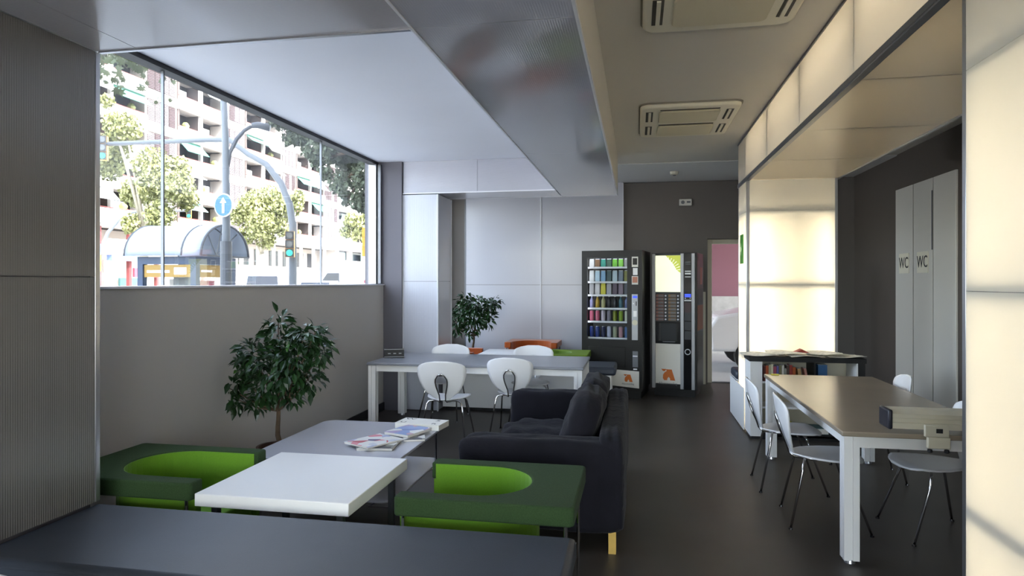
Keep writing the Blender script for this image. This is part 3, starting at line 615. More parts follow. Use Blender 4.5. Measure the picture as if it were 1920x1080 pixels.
# ================================================================== vending machines
pm('vend_dark', '1E1D1B', .35, spec=.35); pm('vend_black', '0B0B0D', .4); pm('silver', 'A7A9AC', .4, metal=.5); pm('logo_orange', 'C8681A', .5); pm('display_blue', '2A3FBF', .4, emit=('3A55FF', .5))
pm('poster_white', 'E9EDD8', .4, emit=('EEF2D4', .35)); pm('poster_lime', 'B9C24A', .4, emit=('C6D050', .25)); pm('panel_white', 'DAD8D0', .45); pm('decal_salmon', 'B97A62', .5); pm('grey_mid', '6A6C70', .5); pm('poster_orange', 'A85A34', .55); pm('poster_grey', '4A4E52', .55)
def logo(par, cx, z, s, y):
    g = thing('x', '', '', (0, 0, 0)); bpy.data.objects.remove(g)
    a = [(-.52, .46), (-.12, .46), (-.20, .28), (-.36, .28)]
    MB().prism([(cx+s*p, z+s*q) for p, q in a], y-.002, y, 'y').build('logo_mark', 'logo_orange', par)
    b = [(-.16, .44), (.34, .44), (.62, -.46), (.22, -.46), (.20, -.30), (.10, -.18), (.0, -.28), (-.04, -.46), (-.28, -.46), (-.38, -.30), (-.36, .0), (-.26, .16), (-.14, .26), (-.06, .30)]
    MB().prism([(cx+s*p, z+s*q) for p, q in b], y-.002, y, 'y').build('logo_mark', 'logo_orange', par)
    text('Alliancevending', s*.30, 'logo_text', 'grey_mid', par, Matrix.Translation((cx+.02*s, y-.001, z-s*.72)) @ Euler((PI/2, 0, 0)).to_matrix().to_4x4(), .0005, .8)
V1P, V1R = Vector((-.765, 9.30, 0)), R(-9)
v1 = thing('snack_machine', 'tall black snack vending machine with lit glass front', 'vending machine', V1P, V1R)
W_, D_, H_ = .84, .78, 2.03
WX0, WX1, WZ0, WZ1 = .075, .635, .80, 1.935
m = MB(); m.box(0, W_, .60, D_, .10, H_).box(0, .03, .06, .5995, .10, H_).box(.66, W_, .06, .5995, .10, H_).box(.0305, .6595, .06, .5995, WZ1+.03, H_).box(.0305, .6595, .06, .5995, .10, WZ0-.03)
m.build('cabinet', 'vend_black', v1)
m = MB(); m.box(0, WX0, 0, .0595, .10, H_).box(WX1, W_, 0, .0595, .10, H_).box(WX0, WX1, 0, .0595, WZ1, H_).box(WX0, WX1, 0, .0595, .10, WZ0); m.build('door', 'vend_dark', v1)
B('window_glass', 'glass', v1, WX0+.001, WX1-.001, .02, .026, WZ0+.001, WZ1-.001)
B('base', 'vend_black', v1, .02, W_-.02, .03, D_-.02, 0, .0995)
B('light_strip', 'led', v1, .06, .63, .075, .095, WZ1+.005, WZ1+.028); B('light_strip', 'led', v1, .034, .046, .075, .095, WZ0+.1, WZ1-.05)
B('back_liner', 'grey_mid', v1, .031, .659, .585, .599, WZ0-.029, WZ1+.029)
shz = [.815, 1.044, 1.229, 1.416, 1.60, 1.805]
for z in shz:
    B('shelf', 'alu_dark', v1, .05, .655, .13, .58, z-.012, z-.001); B('price_rail', 'alu_white', v1, .05, .655, .112, .129, z-.022, z+.004)
for x0, x1, z0, z1, mt in ((.70, .785, 1.80, 1.94, 'panel_white'), (.715, .778, 1.69, 1.785, 'white'), (.70, .785, 1.56, 1.675, 'panel_white')): B('sticker', mt, v1, x0, x1, -.003, -.0005, z0, z1)
B('sticker', 'vend_dark', v1, .712, .773, -.005, -.0031, 1.83, 1.92); B('sticker', 'decal_salmon', v1, .708, .777, -.005, -.0031, 1.585, 1.665)
k = B('keypad_panel', 'silver', v1, .70, .785, -.010, -.0005, .80, 1.43, .006)
B('display', 'display_blue', k, .715, .775, -.013, -.0101, 1.375, 1.405); B('slot', 'vend_black', k, .755, .767, -.013, -.0101, 1.27, 1.33); B('card_plate', 'white', k, .722, .768, -.013, -.0101, 1.12, 1.20)
MB().cyl((.742, -.0101, 1.04), (.742, -.016, 1.04), .038, n=20).build('round_label', pm('label_cream', 'CFCBB0', .5), k); MB().cyl((.725, -.0101, 1.30), (.725, -.018, 1.30), .008, n=10).build('button', 'white', k)
k = B('coin_return', 'grey_mid', v1, .71, .785, -.008, -.0005, .43, .65, .006); B('return_lip', 'alu_white', k, .715, .78, -.014, -.0085, .575, .59); B('rating_label', 'white', v1, .72, .772, -.003, -.0005, .395, .412)
B('delivery_flap', 'vend_dark', v1, .10, .61, -.010, -.0005, .42, .70, .008)
lb = MB().prism([(.42, .17), (.80, .145), (.80, .375), (.455, .39)], -.012, -.0005, 'y').build('logo_board', 'panel_white', v1); logo(lb, .645, .28, .11, -.0125)
rowc = [('bottom', [('dark blue', '22367A'), ('dark blue', '22367A'), ('navy', '1A2048'), ('silver', 'A9AEC8'), ('pale green', '9AA08A'), ('pale pink', 'B58A94'), ('steel blue', '4A6A9A')], 'can', .155),
        ('second', [('pink', 'B8607A'), ('rose', 'A8506A'), ('lilac white', 'B8AEBE'), ('grey', '7A7684'), ('moss green', '6E7A1E'), ('lime green', '7A9A1A'), ('white', 'BFC4B4')], 'can', .15),
        ('third', [('lavender', '9A9AC8'), ('amber', 'A88A2A'), ('beige', 'A8A47A'), ('black', '22222A'), ('black', '22222A'), ('teal', '3A6A7A'), ('blue grey', '5A6A9A')], 'bottle', .17),
        ('fourth', [('pale grey', 'A8A8AC'), ('white', 'C4C4C8'), ('yellow', 'C8C03A'), ('silver grey', '9A9AA4'), ('dusky purple', '5A4A5E'), ('mauve', '7A6A7E'), ('slate', '4A4E5E')], 'bag', .16),
        ('fifth', [('white', 'D0D4D8'), ('ice blue', 'A8C4D8'), ('sky blue', '7AA4C8'), ('dark teal', '2A4A4E'), ('pale blue', 'B8CCD8'), ('grey blue', '6A7A8E'), ('olive', '7A7A3A')], 'bag', .15),
        ('top', [('white', 'D8D8D8'), ('brown', '6A4A2A'), ('teal green', '1E7A6A'), ('dark green', '2A4A3A'), ('leaf green', '5A9A2A'), ('bright green', '6AAA3A'), ('grey', '8A8A8A')], 'bag', .11)]
RM = Matrix.Translation(V1P) @ Matrix.Rotation(V1R, 4, 'Z'); vr = random.Random(4)
for (rn_, its, kind, hh), z in zip(rowc, shz):
    for i, (cn, hx) in enumerate(its):
        pos = RM @ Vector((.10+i*.083, .19, z)); mt = pm('pack_'+hx, hx, .35); lab = '%s %s on the %s row up inside the snack machine' % (cn, {'can': 'can', 'bottle': 'bottle', 'bag': 'snack packet'}[kind], rn_)
        if rn_ in ('bottom', 'top'): lab = '%s %s on the %s row inside the snack machine' % (cn, {'can': 'can', 'bottle': 'bottle', 'bag': 'snack packet'}[kind], rn_)
        same = [j for j, q_ in enumerate(its) if q_[0] == cn]
        if len(same) > 1: lab = ('left-hand ' if i == same[0] else 'right-hand ')+lab
        o = thing({'can': 'drink_can', 'bottle': 'drink_bottle', 'bag': 'snack_packet'}[kind], lab, {'can': 'can', 'bottle': 'bottle', 'bag': 'packet'}[kind], pos, V1R, '%ss in the snack machine' % {'can': 'can', 'bottle': 'bottle', 'bag': 'packet'}[kind])
        if kind == 'can':
            MB().lathe([(.024, 0), (.030, .008), (.030, hh-.02), (.025, hh-.006)], n=14).build('body', mt, o, smooth=False); MB().lathe([(.024, 0), (.024, .004)], n=14, z=hh-.0055).build('lid', 'alu', o)
        elif kind == 'bottle':
            MB().lathe([(.025, 0), (.030, .01), (.028, .06), (.030, .10), (.012, hh-.03), (.011, hh-.015)], n=14).build('body', mt, o, smooth=True); MB().lathe([(.012, 0), (.012, .014)], n=12, z=hh-.0148).build('cap', 'white', o)
        else:
            MB().prism([(-.030, 0), (.030, 0), (.036, .02), (.033, hh-.02), (.030, hh), (-.030, hh), (-.033, hh-.02), (-.036, .02)], -.012, .012, 'y').build('pouch', mt, o, bv=.006); B('seal', 'alu_white', o, -.030, .030, -.003, .003, hh+.0002, hh+.008)
V2P, V2R = Vector((.195, 9.53, 0)), R(-13)
v2 = thing('coffee_machine', 'tall black coffee vending machine with silver strips', 'vending machine', V2P, V2R)
W2, D2, H2 = .625, .62, 2.0
B('cabinet', 'vend_black', v2, 0, W2, .03, D2, .10, H2, .004); B('base', 'vend_black', v2, .03, W2-.03, .05, D2-.03, 0, .0995)
for x in (.012, .405, .555): B('silver_strip', 'silver', v2, x, x+.045, -.02, .0295, .11, H2-.01, .004)
po = B('poster_panel', 'poster_white', v2, .058, .404, .002, .0295, 1.455, 1.965)
MB().prism([(.20, 1.964), (.403, 1.964), (.403, 1.72), (.35, 1.76), (.30, 1.85)], .0005, .0018, 'y').build('poster_print', 'poster_lime', po)
for i_ in range(14):
    a_ = R(8+i_*12); c_ = (.205, 1.74); p1 = (c_[0]+.10*math.cos(a_), c_[1]+.10*math.sin(a_)); p2 = (min(.40, c_[0]+.2*math.cos(a_+.03)), min(1.96, c_[1]+.2*math.sin(a_+.03))); p3 = (min(.40, c_[0]+.2*math.cos(a_-.03)), min(1.96, c_[1]+.2*math.sin(a_-.03)))
    MB().prism([p1, p3, p2], -.0008, .0003, 'y').build('poster_ray', 'poster_white', po)
bp_ = B('selection_panel', 'vend_black', v2, .058, .404, .004, .0295, 1.045, 1.452)
for cxi in range(2):
    for j in range(8):
        z = 1.40-j*.047; x0 = .066+cxi*.17
        lbx = B('drink_label', pm('lab%d' % cxi, ['8A5A4E', '8A6A46'][cxi], .5), bp_, x0, x0+.105, .0005, .0038, z-.015, z+.02); B('drink_label_tip', 'grey_mid', lbx, x0+.03, x0+.10, -.001, .0004, z-.010, z+.012)
        MB().cyl((x0+.133, .0038, z+.002), (x0+.133, -.006, z+.002), .012, n=12).build('button', 'alu_white', bp_)
m = MB(); m.box(.058, .10, .002, .0295, .735, 1.042).box(.36, .404, .002, .0295, .735, 1.042).box(.1005, .3595, .002, .0295, .735, .77).box(.1005, .3595, .002, .0295, 1.02, 1.042); nich = m.build('cup_niche', 'blackgloss', v2)
B('niche_door', 'grey_mid' if False else pm('niche', '22262B', .25), nich, .13, .345, .006, .029, .775, 1.015); B('niche_lip', 'alu_dark', nich, .16, .33, -.004, .0018, .757, .764)
wp = B('front_panel', 'panel_white', v2, .058, .404, .004, .0295, .175, .732); logo(wp, .225, .30, .17, .0035)
cc = B('control_column', 'blackgloss', v2, .4505, .5545, -.008, .0295, .11, H2-.01)
B('display', 'display_blue', cc, .462, .545, -.0115, -.0081, 1.385, 1.43)
for z0, z1 in ((1.70, 1.72), (1.735, 1.75), (1.66, 1.67)): B('print_line', 'white', cc, .465, .545, -.0095, -.0081, z0, z1)
for z0, z1 in ((1.86, 1.875), (1.835, 1.845)): B('print_line', 'grey_mid', cc, .468, .54, -.0095, -.0081, z0, z1)
for x in (.47, .535): MB().cyl((x, -.0081, 1.37), (x, -.014, 1.37), .008, n=10).build('button', 'white', cc)
B('coin_slot', 'silver', cc, .455, .55, -.012, -.0081, 1.33, 1.35); B('reader', pm('reader', '3A2226', .4), cc, .462, .545, -.013, -.0081, 1.17, 1.31)
for z in (1.06, .93, .80): B('blank_plate', pm('plate', '26282C', .45), cc, .462, .545, -.012, -.0081, z, z+.115)
ring = [(.503+.036*math.cos(2*PI*q/24), -.012, .63+.036*math.sin(2*PI*q/24)) for q in range(24)]
MB().tube(ring, .006, 8, closed=True).build('lock_ring', 'alu_white', cc, smooth=True)
for y0, y1, z0, z1, mt in ((.10, .58, 1.28, 1.50, 'poster_grey'), (.06, .58, .92, 1.27, 'poster_orange'), (.30, .50, 1.56, 1.80, 'decal_salmon'), (.06, .58, .50, .90, 'poster_grey')): B('side_poster', mt, v2, W2+.0005, W2+.003, y0, y1, z0, z1)

# ================================================================== ceiling fittings
def cassette(label, cx, y0, y1):
    r = thing('air_conditioner', label, 'air conditioner', (cx, (y0+y1)/2, HC)); a, b = .44, (y1-y0)/2
    MB().prism([(x, y) for x, y in rrect(-a, a, -b, b, .09)], -.045, -.0005).build('panel', 'cream', r, bv=.02, seg=3)
    MB().prism([(x, y) for x, y in rrect(-a-.012, a+.012, -b-.012, b+.012, .09)], -.012, -.0003).build('seal', pm('ac_seal', '8E887A', .7), r)
    for s in (-1, 1):
        y = s*b*.46; g = MB().prism(rrect(-.27, .27, y-b*.34, y+b*.34, .05), -.062, -.0455).build('intake_grille', 'cream_grille', r, bv=.008)
        B('gap', 'ac_dark', g, -.26, .26, y-b*.40, y-b*.355, -.048, -.0453)
        for q in (-1, 1):
            B('outlet', 'ac_dark', r, q*.355-.032, q*.355+.032, y-b*.30, y+b*.30, -.0475, -.0452); B('vane', 'cream', r, q*.352-.012, q*.352+.012, y-b*.29, y+b*.29, -.056, -.0478)
    return r
cassette('cream ceiling air conditioner in the middle of the aisle, whole one', .465, 6.02, 7.25); cassette('cream ceiling air conditioner cut off by the top edge', .47, 3.02, 4.22)
sm = thing('smoke_detector', 'small round smoke detector on the ceiling before the rear wall', 'smoke detector', (.52, 9.75, HC-.0125)); MB().lathe([(.03, -.05), (.055, -.04), (.06, -.012), (.06, -.0005)], n=20).build('body', 'cream', sm); MB().lathe([(.02, -.06), (.025, -.0505)], n=14).build('sensor', 'alu_dark', sm)
em = thing('emergency_light', 'small white emergency lamp high on the dark rear wall', 'lamp', (.74, YB-.001, 2.84)); B('housing', 'panel_white', em, -.095, .095, -.045, 0, -.05, .05, .006)
MB().cyl((-.04, -.0455, 0), (-.04, -.05, 0), .028, n=18).build('lens', 'grey_mid', em); B('print', 'grey_mid', em, .02, .075, -.0475, -.0455, -.012, .018)

# ================================================================== outside: own building, street
pm('asphalt', 'AAAAA8', .9, var=(.3, .1)); pm('pavement', 'B9B4AB', .9, var=(.5, .08)); pm('own_wall', 'A9A49C', .9)
ZG = -.12
struct(B('ground', 'asphalt', None, -70, -5.5, -60, 150, ZG-.3, ZG), 'grey asphalt street outside the window')
struct(B('pavement', 'pavement', None, -5.49, -3.42, -60, 150, ZG-.3, ZG+.05), 'pale pavement outside the window')
struct(B('pavement', 'pavement', None, -43.5, -36.0, -60, 150, ZG+.001, ZG+.12), 'pale pavement in front of the apartment block')
struct(B('ground', 'asphalt', None, -3.41, 40, 11.02, 60, ZG-.3, ZG), 'grey yard behind the rear doorway')
struct(B('ground', 'pavement', None, -3.41, 40, -60, -4.82, ZG-.3, ZG), 'pale pavement in front of the entrance')
struct(B('roof', 'own_wall', None, -3.45, 9, -4.9, 40, HC+.31, 22), 'unseen upper storeys over the lounge, built tall to shade the near street')  # unseen mass, height set to keep near trees and masts in shade
struct(B('wall_right', 'own_wall', None, 3.42, 9, -4.9, 11.0, ZG, HC+.3), 'neighbouring premises beyond the washroom wall')
# apartment block across the street
pm('facade', 'A8A19C', .9, var=(.15, .06)); pm('facade_white', 'C9C5C2', .9); pm('recess', '140F10', .9); pm('shutter_a', '5C5457', .8); pm('shutter_b', '3A2C2E', .8); pm('recess_side_shade', '4E4442', .9); pm('awning_cyan', '86AEAA', .8); pm('awning_green', '4E8A7A', .8); pm('glass_far', '2A3038', .15, spec=.7); pm('brickred', '8A4A46', .8); pm('awning_white', 'DCE4E4', .8)  # balcony recess walls: their shade is put into the dark base colours
for nme in ('shutter_a', 'shutter_b'):
    t = MATS[nme].node_tree; bpn = ribs(t, 'Z', .14, .03, .9); t.links.new(bpn.outputs[0], t.nodes['Principled BSDF'].inputs['Normal'])
XF = -42.0; NF = 9; F0, FP = 6.5, 2.85
apt = thing('apartment_building', 'long white apartment block with balconies and shutters across the street', 'building', (XF, 39, ZG))
bays = [('s', 0, 4), ('b', 4, 11.5), ('s', 11.5, 15.6), ('b', 15.6, 22.5), ('s', 22.5, 26.4), ('b', 26.4, 33.8), ('s', 33.8, 37.4), ('b', 37.4, 44.8), ('s', 44.8, 49.2)]
HTOP = F0+NF*FP
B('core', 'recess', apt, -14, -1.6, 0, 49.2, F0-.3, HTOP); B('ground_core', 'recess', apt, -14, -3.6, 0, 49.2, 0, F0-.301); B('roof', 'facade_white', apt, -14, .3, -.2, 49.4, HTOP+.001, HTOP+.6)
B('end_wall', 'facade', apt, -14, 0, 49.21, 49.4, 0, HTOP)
rr = random.Random(21); cache = {}
def part(key, mk, name, mat, loc):
    if key not in cache: cache[key] = mk().mesh(name, mat)
    o = bpy.data.objects.new(name, cache[key]); C.objects.link(o); o.parent = apt; o.location = loc; return o
for f in range(NF):
    z = F0+f*FP
    B('floor_slab', 'facade', apt, -1.599, 0, 0, 49.2, z, z+.18)
    for kind, a, b in bays:
        wdt = round(b-a, 2)
        if kind == 'b':
            part(('par', wdt), lambda: MB().box(-.05, .30, .05, wdt-.05, .0, 1.18), 'parapet', 'facade_white', (0, a, z-.05))
            part(('hr', wdt), lambda: MB().box(.1, .16, .05, wdt-.05, 1.24, 1.30), 'handrail', 'brickred', (0, a, z-.05))
            part(('post',), lambda: MB().box(-.25, .05, -.15, .15, .18, FP-.001), 'post', 'facade_white', (0, (a+b)/2, z))
            part(('side',), lambda: MB().box(-1.598, .05, -.12, .12, .18, FP-.001), 'side_wall', 'recess_side_shade', (0, a+.13, z))
            part(('mid',), lambda: MB().box(-1.598, -.26, -.06, .06, .18, FP-.001), 'side_wall', 'recess_side_shade', (0, (a+b)/2, z))
            for h in range(2):
                y0 = a+.4+h*(b-a)/2; ww = (b-a)/2-.7
                q = part(('gl', round(ww, 2)), lambda: MB().box(-1.598, -1.55, .3, ww-.5, .2, 2.35), 'balcony_window', 'glass_far', (0, y0, z))
                part(('glf', round(ww, 2)), lambda: MB().box(-1.549, -1.52, ww*.45, ww*.45+.09, .2, 2.35), 'window_bar', 'facade_white', (0, y0, z))
                u = rr.random()
                if u < .42:
                    mt = rr.choice(['awning_cyan', 'awning_green', 'awning_white', 'awning_white']); dr = rr.uniform(.5, 1.1)
                    part(('aw', round(ww, 2), mt, round(dr, 1)), lambda: MB().prism([(-.1, FP-.1), (.5+.4*round(dr, 1), FP-.1-round(dr, 1)), (.53+.4*round(dr, 1), FP-.07-round(dr, 1)), (-.1, FP-.04)], -.15, ww+.2, 'y') , 'awning', mt, (0, y0, z))
                elif u < .7:
                    part(('bl', round(ww, 2)), lambda: MB().box(-.6, -.4, .1, ww*.5, 1.0, 1.9), 'balcony_screen', 'awning_white', (0, y0, z))
                if rr.random() < .5: part(('pl', int(rr.random()*3)), lambda: MB().lathe([(.1, 0), (.3, .2), (.38, .45), (.2, .7)], n=7, z=1.1), 'balcony_plant', 'leaf_sun', (-.3, y0+rr.uniform(.3, ww-.4), z))
        else:
            part(('band', wdt), lambda: MB().box(-.4, .10, 0, wdt, -.12, .72), 'band', 'facade_white', (0, a, z))
            part(('wall', wdt), lambda: MB().box(-1.5, -.05, 0, wdt, .73, FP-.13), 'bay_wall', 'facade', (0, a, z))
            n = 4; sw = (wdt-.5)/n
            for q in range(n):
                mt = 'shutter_b' if rr.random() < .3 else 'shutter_a'
                part(('sh', round(sw, 2), mt), lambda: MB().box(-.049, .03, .05, sw-.05, .8, FP-.2), 'shutter', mt, (0, a+.25+q*sw, z))
            part(('pipe',), lambda: MB().box(.101, .2, -.06, .06, .2, .62), 'drain_spout', 'recess', (0, a+.1, z))
# ground floor
pm('shopglass', '9AA4A8', .3, spec=.6); pm('maroon', '6A2E30', .7); pm('sign_white', 'EDEFF5', .5); pm('sign_blue', '5A6E9A', .5); pm('sign_red', 'B03A4A', .5); pm('shop_teal', '5E8E92', .4)
B('shopfront', 'facade', apt, -3.599, -3.3, 0, 49.2, 0, F0-.301); B('ground_lintel', 'facade', apt, -1.599, -.02, 0, 49.2, F0-.3, F0-.01)
for k in range(15):
    y0 = .4+k*3.25
    B('shop_window', rr.choice(['sign_white', 'shopglass', 'facade', 'sign_white']), apt, -3.299, -3.2, y0+.3, y0+2.7, .3, 3.6); B('column', 'maroon' if k < 8 else 'facade_white', apt, -.6, -.3, y0-.12, y0+.16, 0, F0-.301)
    if k > 8: B('shop_curtain', 'glass_far', apt, -3.299, -3.22, y0+.5, y0+2.5, 3.7, 5.6)
B('shop_sign', 'sign_white', apt, -.299, .2, 7.4, 13.0, 3.9, 5.2); B('shop_sign', 'sign_blue', apt, -.299, .19, 7.6, 13.6, 3.45, 3.88)
B('shop_sign', 'sign_red', apt, -.299, -.1, 10.4, 13.2, 2.1, 2.9); B('shop_display', 'shop_teal', apt, -3.199, -3.0, 12.1, 14.6, .2, 2.05)
ap2 = thing('apartment_building', 'paler block with continuous balconies beyond the long apartment block', 'building', (XF-1, 88.6, ZG))
B('core', 'glass_far', ap2, -14, -1.6, 0, 44, 0, 26); B('shopfront', 'glass_far', ap2, -1.599, -1.3, 0, 44, 0, 3.4)
for f in range(8):
    z = 3.5+f*2.95; B('balcony_band', 'facade_white', ap2, -1.599, .5, 0, 44, z, z+1.35)
    for q in range(6): B('pier', 'facade_white', ap2, -1.599, -1.2, 1+q*7, 2.2+q*7, z+1.351, z+2.94)
    for q in range(3): B('awning', 'awning_cyan', ap2, -1.0, -.9, 3+q*9+f % 3, 6+q*9+f % 3, z+1.352, z+2.6)

# street furniture
pm('galv', '62686F', .5); pm('pole_dark', '43474E', .5); pm('tl_yellow', 'E0A030', .5); pm('tl_black', '2A2A2C', .5); pm('tl_green', '1FA98A', .4, emit=('1FC9A0', .8)); pm('sign_blue_round', '2E63B8', .4); pm('kiosk_blue', '1E3350', .4); pm('vault', '8C95A3', .45); pm('kiosk_ochre', '8A6C2A', .5)
def traffic_light(label, pos, rz, s=1.0):
    r = thing('traffic_light', label, 'traffic light', pos, rz, 'traffic lights in the street')
    for k in range(3):
        z = (.62-k*.30)*s
        hh = B('housing', 'tl_yellow', r, -.15*s, .15*s, .0, .22*s, z-.145*s, z+.145*s); B('faceplate', 'tl_black', hh, -.14*s, .14*s, -.03*s, -.0005, z-.14*s, z+.14*s)
        MB().cyl((0, -.031*s, z), (0, -.05*s, z), .105*s, n=16).build('lens', 'tl_green' if k == 2 else 'glass_far', hh)
    return r
def vec_ang(p): return math.atan2(p.x, p.y)      # bearing clockwise from +Y
# lamp post with round arrow sign
lp = at(424, 528, 17); lamp = thing('street_lamp', 'tall grey street lamp post with a curved arm', 'street lamp', (lp.x, lp.y, ZG))
MB().tube([(0, 0, 0), (0, 0, 4), (-.02, 0, 5.4), (-.12, -.02, 7.6)], .105, 12, taper=.075).build('pole', 'galv', lamp, smooth=True)
MB().cyl((0, 0, 0), (0, 0, 2.75), .15, .14, 14).build('base_sleeve', 'pole_dark', lamp)
ax = Vector((math.cos(YAW+.2), math.sin(YAW+.2), 0))
arm = [Vector((0, 0, 4.6))+ax*x+Vector((0, 0, z)) for x, z in ((.02, 0), (.10, .45), (.26, .80), (.45, 1.03), (.62, 1.14))]
MB().tube(arm, .05, 8).build('arm', 'pole_dark', lamp, smooth=True)
hd = [arm[-1]+ax*x+Vector((0, 0, z)) for x, z in ((0, .02), (.15, .04), (.45, -.02))]; MB().tube(hd, .07, 8, taper=.10).build('lamp_head', 'pole_dark', lamp, smooth=True)
sp = at(420, 385, 16.85); sg_ = thing('arrow_sign', 'round blue sign with a white upward arrow on the lamp post', 'sign', sp, R(-10))
MB().cyl((0, -.02, 0), (0, 0, 0), .30, n=28).build('rim', 'white', sg_); MB().cyl((0, -.026, 0), (0, -.0205, 0), .275, n=28).build('disc', 'sign_blue_round', sg_)
MB().prism([(-.035, -.2), (.035, -.2), (.035, .06), (.10, .06), (0, .2), (-.10, .06), (-.035, .06)], -.032, -.0265, 'y').build('arrow', 'white', sg_)
B('bracket', 'galv', sg_, -.03, .03, .0005, .03, -.1, .1)
# mast arm 1
g0 = at(549, 528, 22); g1 = at(200, 270, 23.2)
gm = thing('signal_mast', 'curved grey signal mast arching left over the street', 'mast', (g0.x, g0.y, ZG)); e = Vector((g1.x-g0.x, g1.y-g0.y, 0)); L_ = e.length; e.normalize(); HM = g1.z-ZG
MB().tube([Vector((0, 0, z))+e*x for x, z in ((0, 0), (0, 2.2), (0, 3.6), (.12, 4.3), (.42, 5.0), (.95, 5.65), (1.6, 6.0), (2.3, HM-.03), (3.2, HM), (L_, HM))], .135, 10, taper=.075).build('mast', 'galv', gm, smooth=True)
traffic_light('traffic light showing green at the left end of the signal mast', at(192, 277, 23.1)-Vector((0, 0, .3)), R(28), .95)
tl = traffic_light('traffic light showing green on the post of the signal mast', at(543, 458, 21.6)-Vector((0, 0, .3)), R(22), .95)
# mast arm 2 (farther)
g0 = at(184, 528, 40); g1 = at(354, 396, 39.8)+Vector((-.11, .19, .06))
gm = thing('signal_mast', 'smaller farther signal mast arching right past the tree trunk', 'mast', (g0.x, g0.y, ZG)); e = Vector((g1.x-g0.x, g1.y-g0.y, 0)); L_ = e.length; e.normalize(); HM = g1.z-ZG
MB().tube([Vector((0, 0, z))+e*x for x, z in ((0, 0), (0, 2.6), (.15, 3.6), (.6, 4.7), (1.3, 5.5), (2.1, HM-.08), (2.8, HM), (L_, HM))], .13, 10, taper=.08).build('mast', 'galv', gm, smooth=True)
traffic_light('small traffic light showing green at the end of the farther mast', at(354, 396, 39.8)-Vector((0, 0, .3)), R(30), .9)
bs = thing('road_sign', 'white oval road sign seen on the farther mast', 'sign', at(316, 396, 39.7), R(30)); MB().prism(rrect(-.36, .36, -.5, .5, .3), -.02, .02, 'y').build('plate', 'sign_white', bs); B('bracket', 'galv', bs, -.05, .05, .0205, .12, -.1, .1)
b2 = thing('road_sign', 'blue sign with orange lower plate beside the pillar edge', 'sign', at(186, 467, 39.55), R(60)); MB().cyl((0, -.02, 0), (0, .02, 0), .32, n=20).build('disc', 'sign_blue', b2); B('lower_plate', 'tl_yellow', b2, -.1, .1, -.02, .02, -1.3, -.35)
tb = traffic_light('yellow back of a traffic light at the right end of the window', at(689, 458, 24)-Vector((0, 0, .3)), R(200), 1.15)
pq = at(689, 458, 24)+Vector((.30, -.02, 0)); MB().cyl((pq.x, pq.y, ZG), (pq.x, pq.y, 3.5), .09, n=10).build('signal_post', 'galv', None); tag(C.objects[-1] if False else bpy.data.objects['signal_post'], 'grey post behind the right window frame carrying the yellow signal', 'post')
# phone kiosk with vaulted roof
kc = at(366, 528, 19.2); ki = thing('phone_kiosk', 'blue phone kiosk with a vaulted translucent roof', 'kiosk', (kc.x, kc.y, ZG)); KX, KY, KH = -1.75, 1.75, 2.45
for x, y in ((0, 0), (KX, 0), (0, KY), (KX, KY)): B('post', 'kiosk_blue', ki, x-.09, x+.09, y-.09, y+.09, 0, KH)
B('header', 'kiosk_blue', ki, KX-.0899+.18, -.091, -.09, .09, KH-.22, KH); B('header', 'kiosk_blue', ki, -.09, .09, .091, KY-.091, KH-.22, KH); B('header', 'kiosk_blue', ki, KX+.091, -.091, KY-.09, KY+.09, KH-.22, KH)
B('pane', 'glass', ki, KX+.1, -.1, -.02, .0, .2, KH-.23); B('pane', 'glass', ki, 0, .02, .1, KY-.1, .2, KH-.23)
a_ = B('poster', 'kiosk_ochre', ki, KX+.11, -.11, -.05, -.03, KH-.60, KH-.24); B('poster_print', 'sign_white', a_, KX+.2, KX+.95, -.055, -.0505, KH-.47, KH-.40); B('poster_print', 'sign_white', a_, -.65, -.25, -.055, -.0505, KH-.52, KH-.32)
a_ = B('poster', 'kiosk_ochre', ki, .03, .05, .11, KY-.11, KH-.60, KH-.24); B('poster_print', 'sign_white', a_, .0505, .055, .2, .7, KH-.45, KH-.39)
B('phone_cabinet', 'grey_mid', ki, KX+.65, KX+1.25, .5, .9, 0, 2.0); B('phone_cabinet', 'sign_red', ki, -.5, -.2, .9, 1.2, .8, 1.75); B('back_board', 'facade', ki, KX+.2, KX+.55, .9, .95, .3, 1.8)
m = MB(); n = 16; ry, rz_ = KY/2+.30, .95
def vf(u, v): t = PI*v; return (KX-.35+(-KX+.75)*u, KY/2-ry*math.cos(t), KH+.02+rz_*math.sin(t))
m.grid(vf, 8, n).build('vault', 'vault', ki, smooth=True, solid=.03)
for u in (0, .75, 1): MB().tube([vf(u, k/n) for k in range(n+1)], .035, 6).build('vault_rib', 'pole_dark', ki, smooth=True)
for q in (.28, .5, .72): p1 = vf(1, q); MB().cyl((p1[0]-.12, KY/2-.3, KH+.04), (p1[0]-.12, p1[1], p1[2]), .018, n=6).build('vault_strut', 'galv', ki)
B('tie_beam', 'pole_dark', ki, vf(1, 0)[0]-.03, vf(1, 0)[0]+.03, KY/2-ry, KY/2+ry, KH+.001, KH+.05)
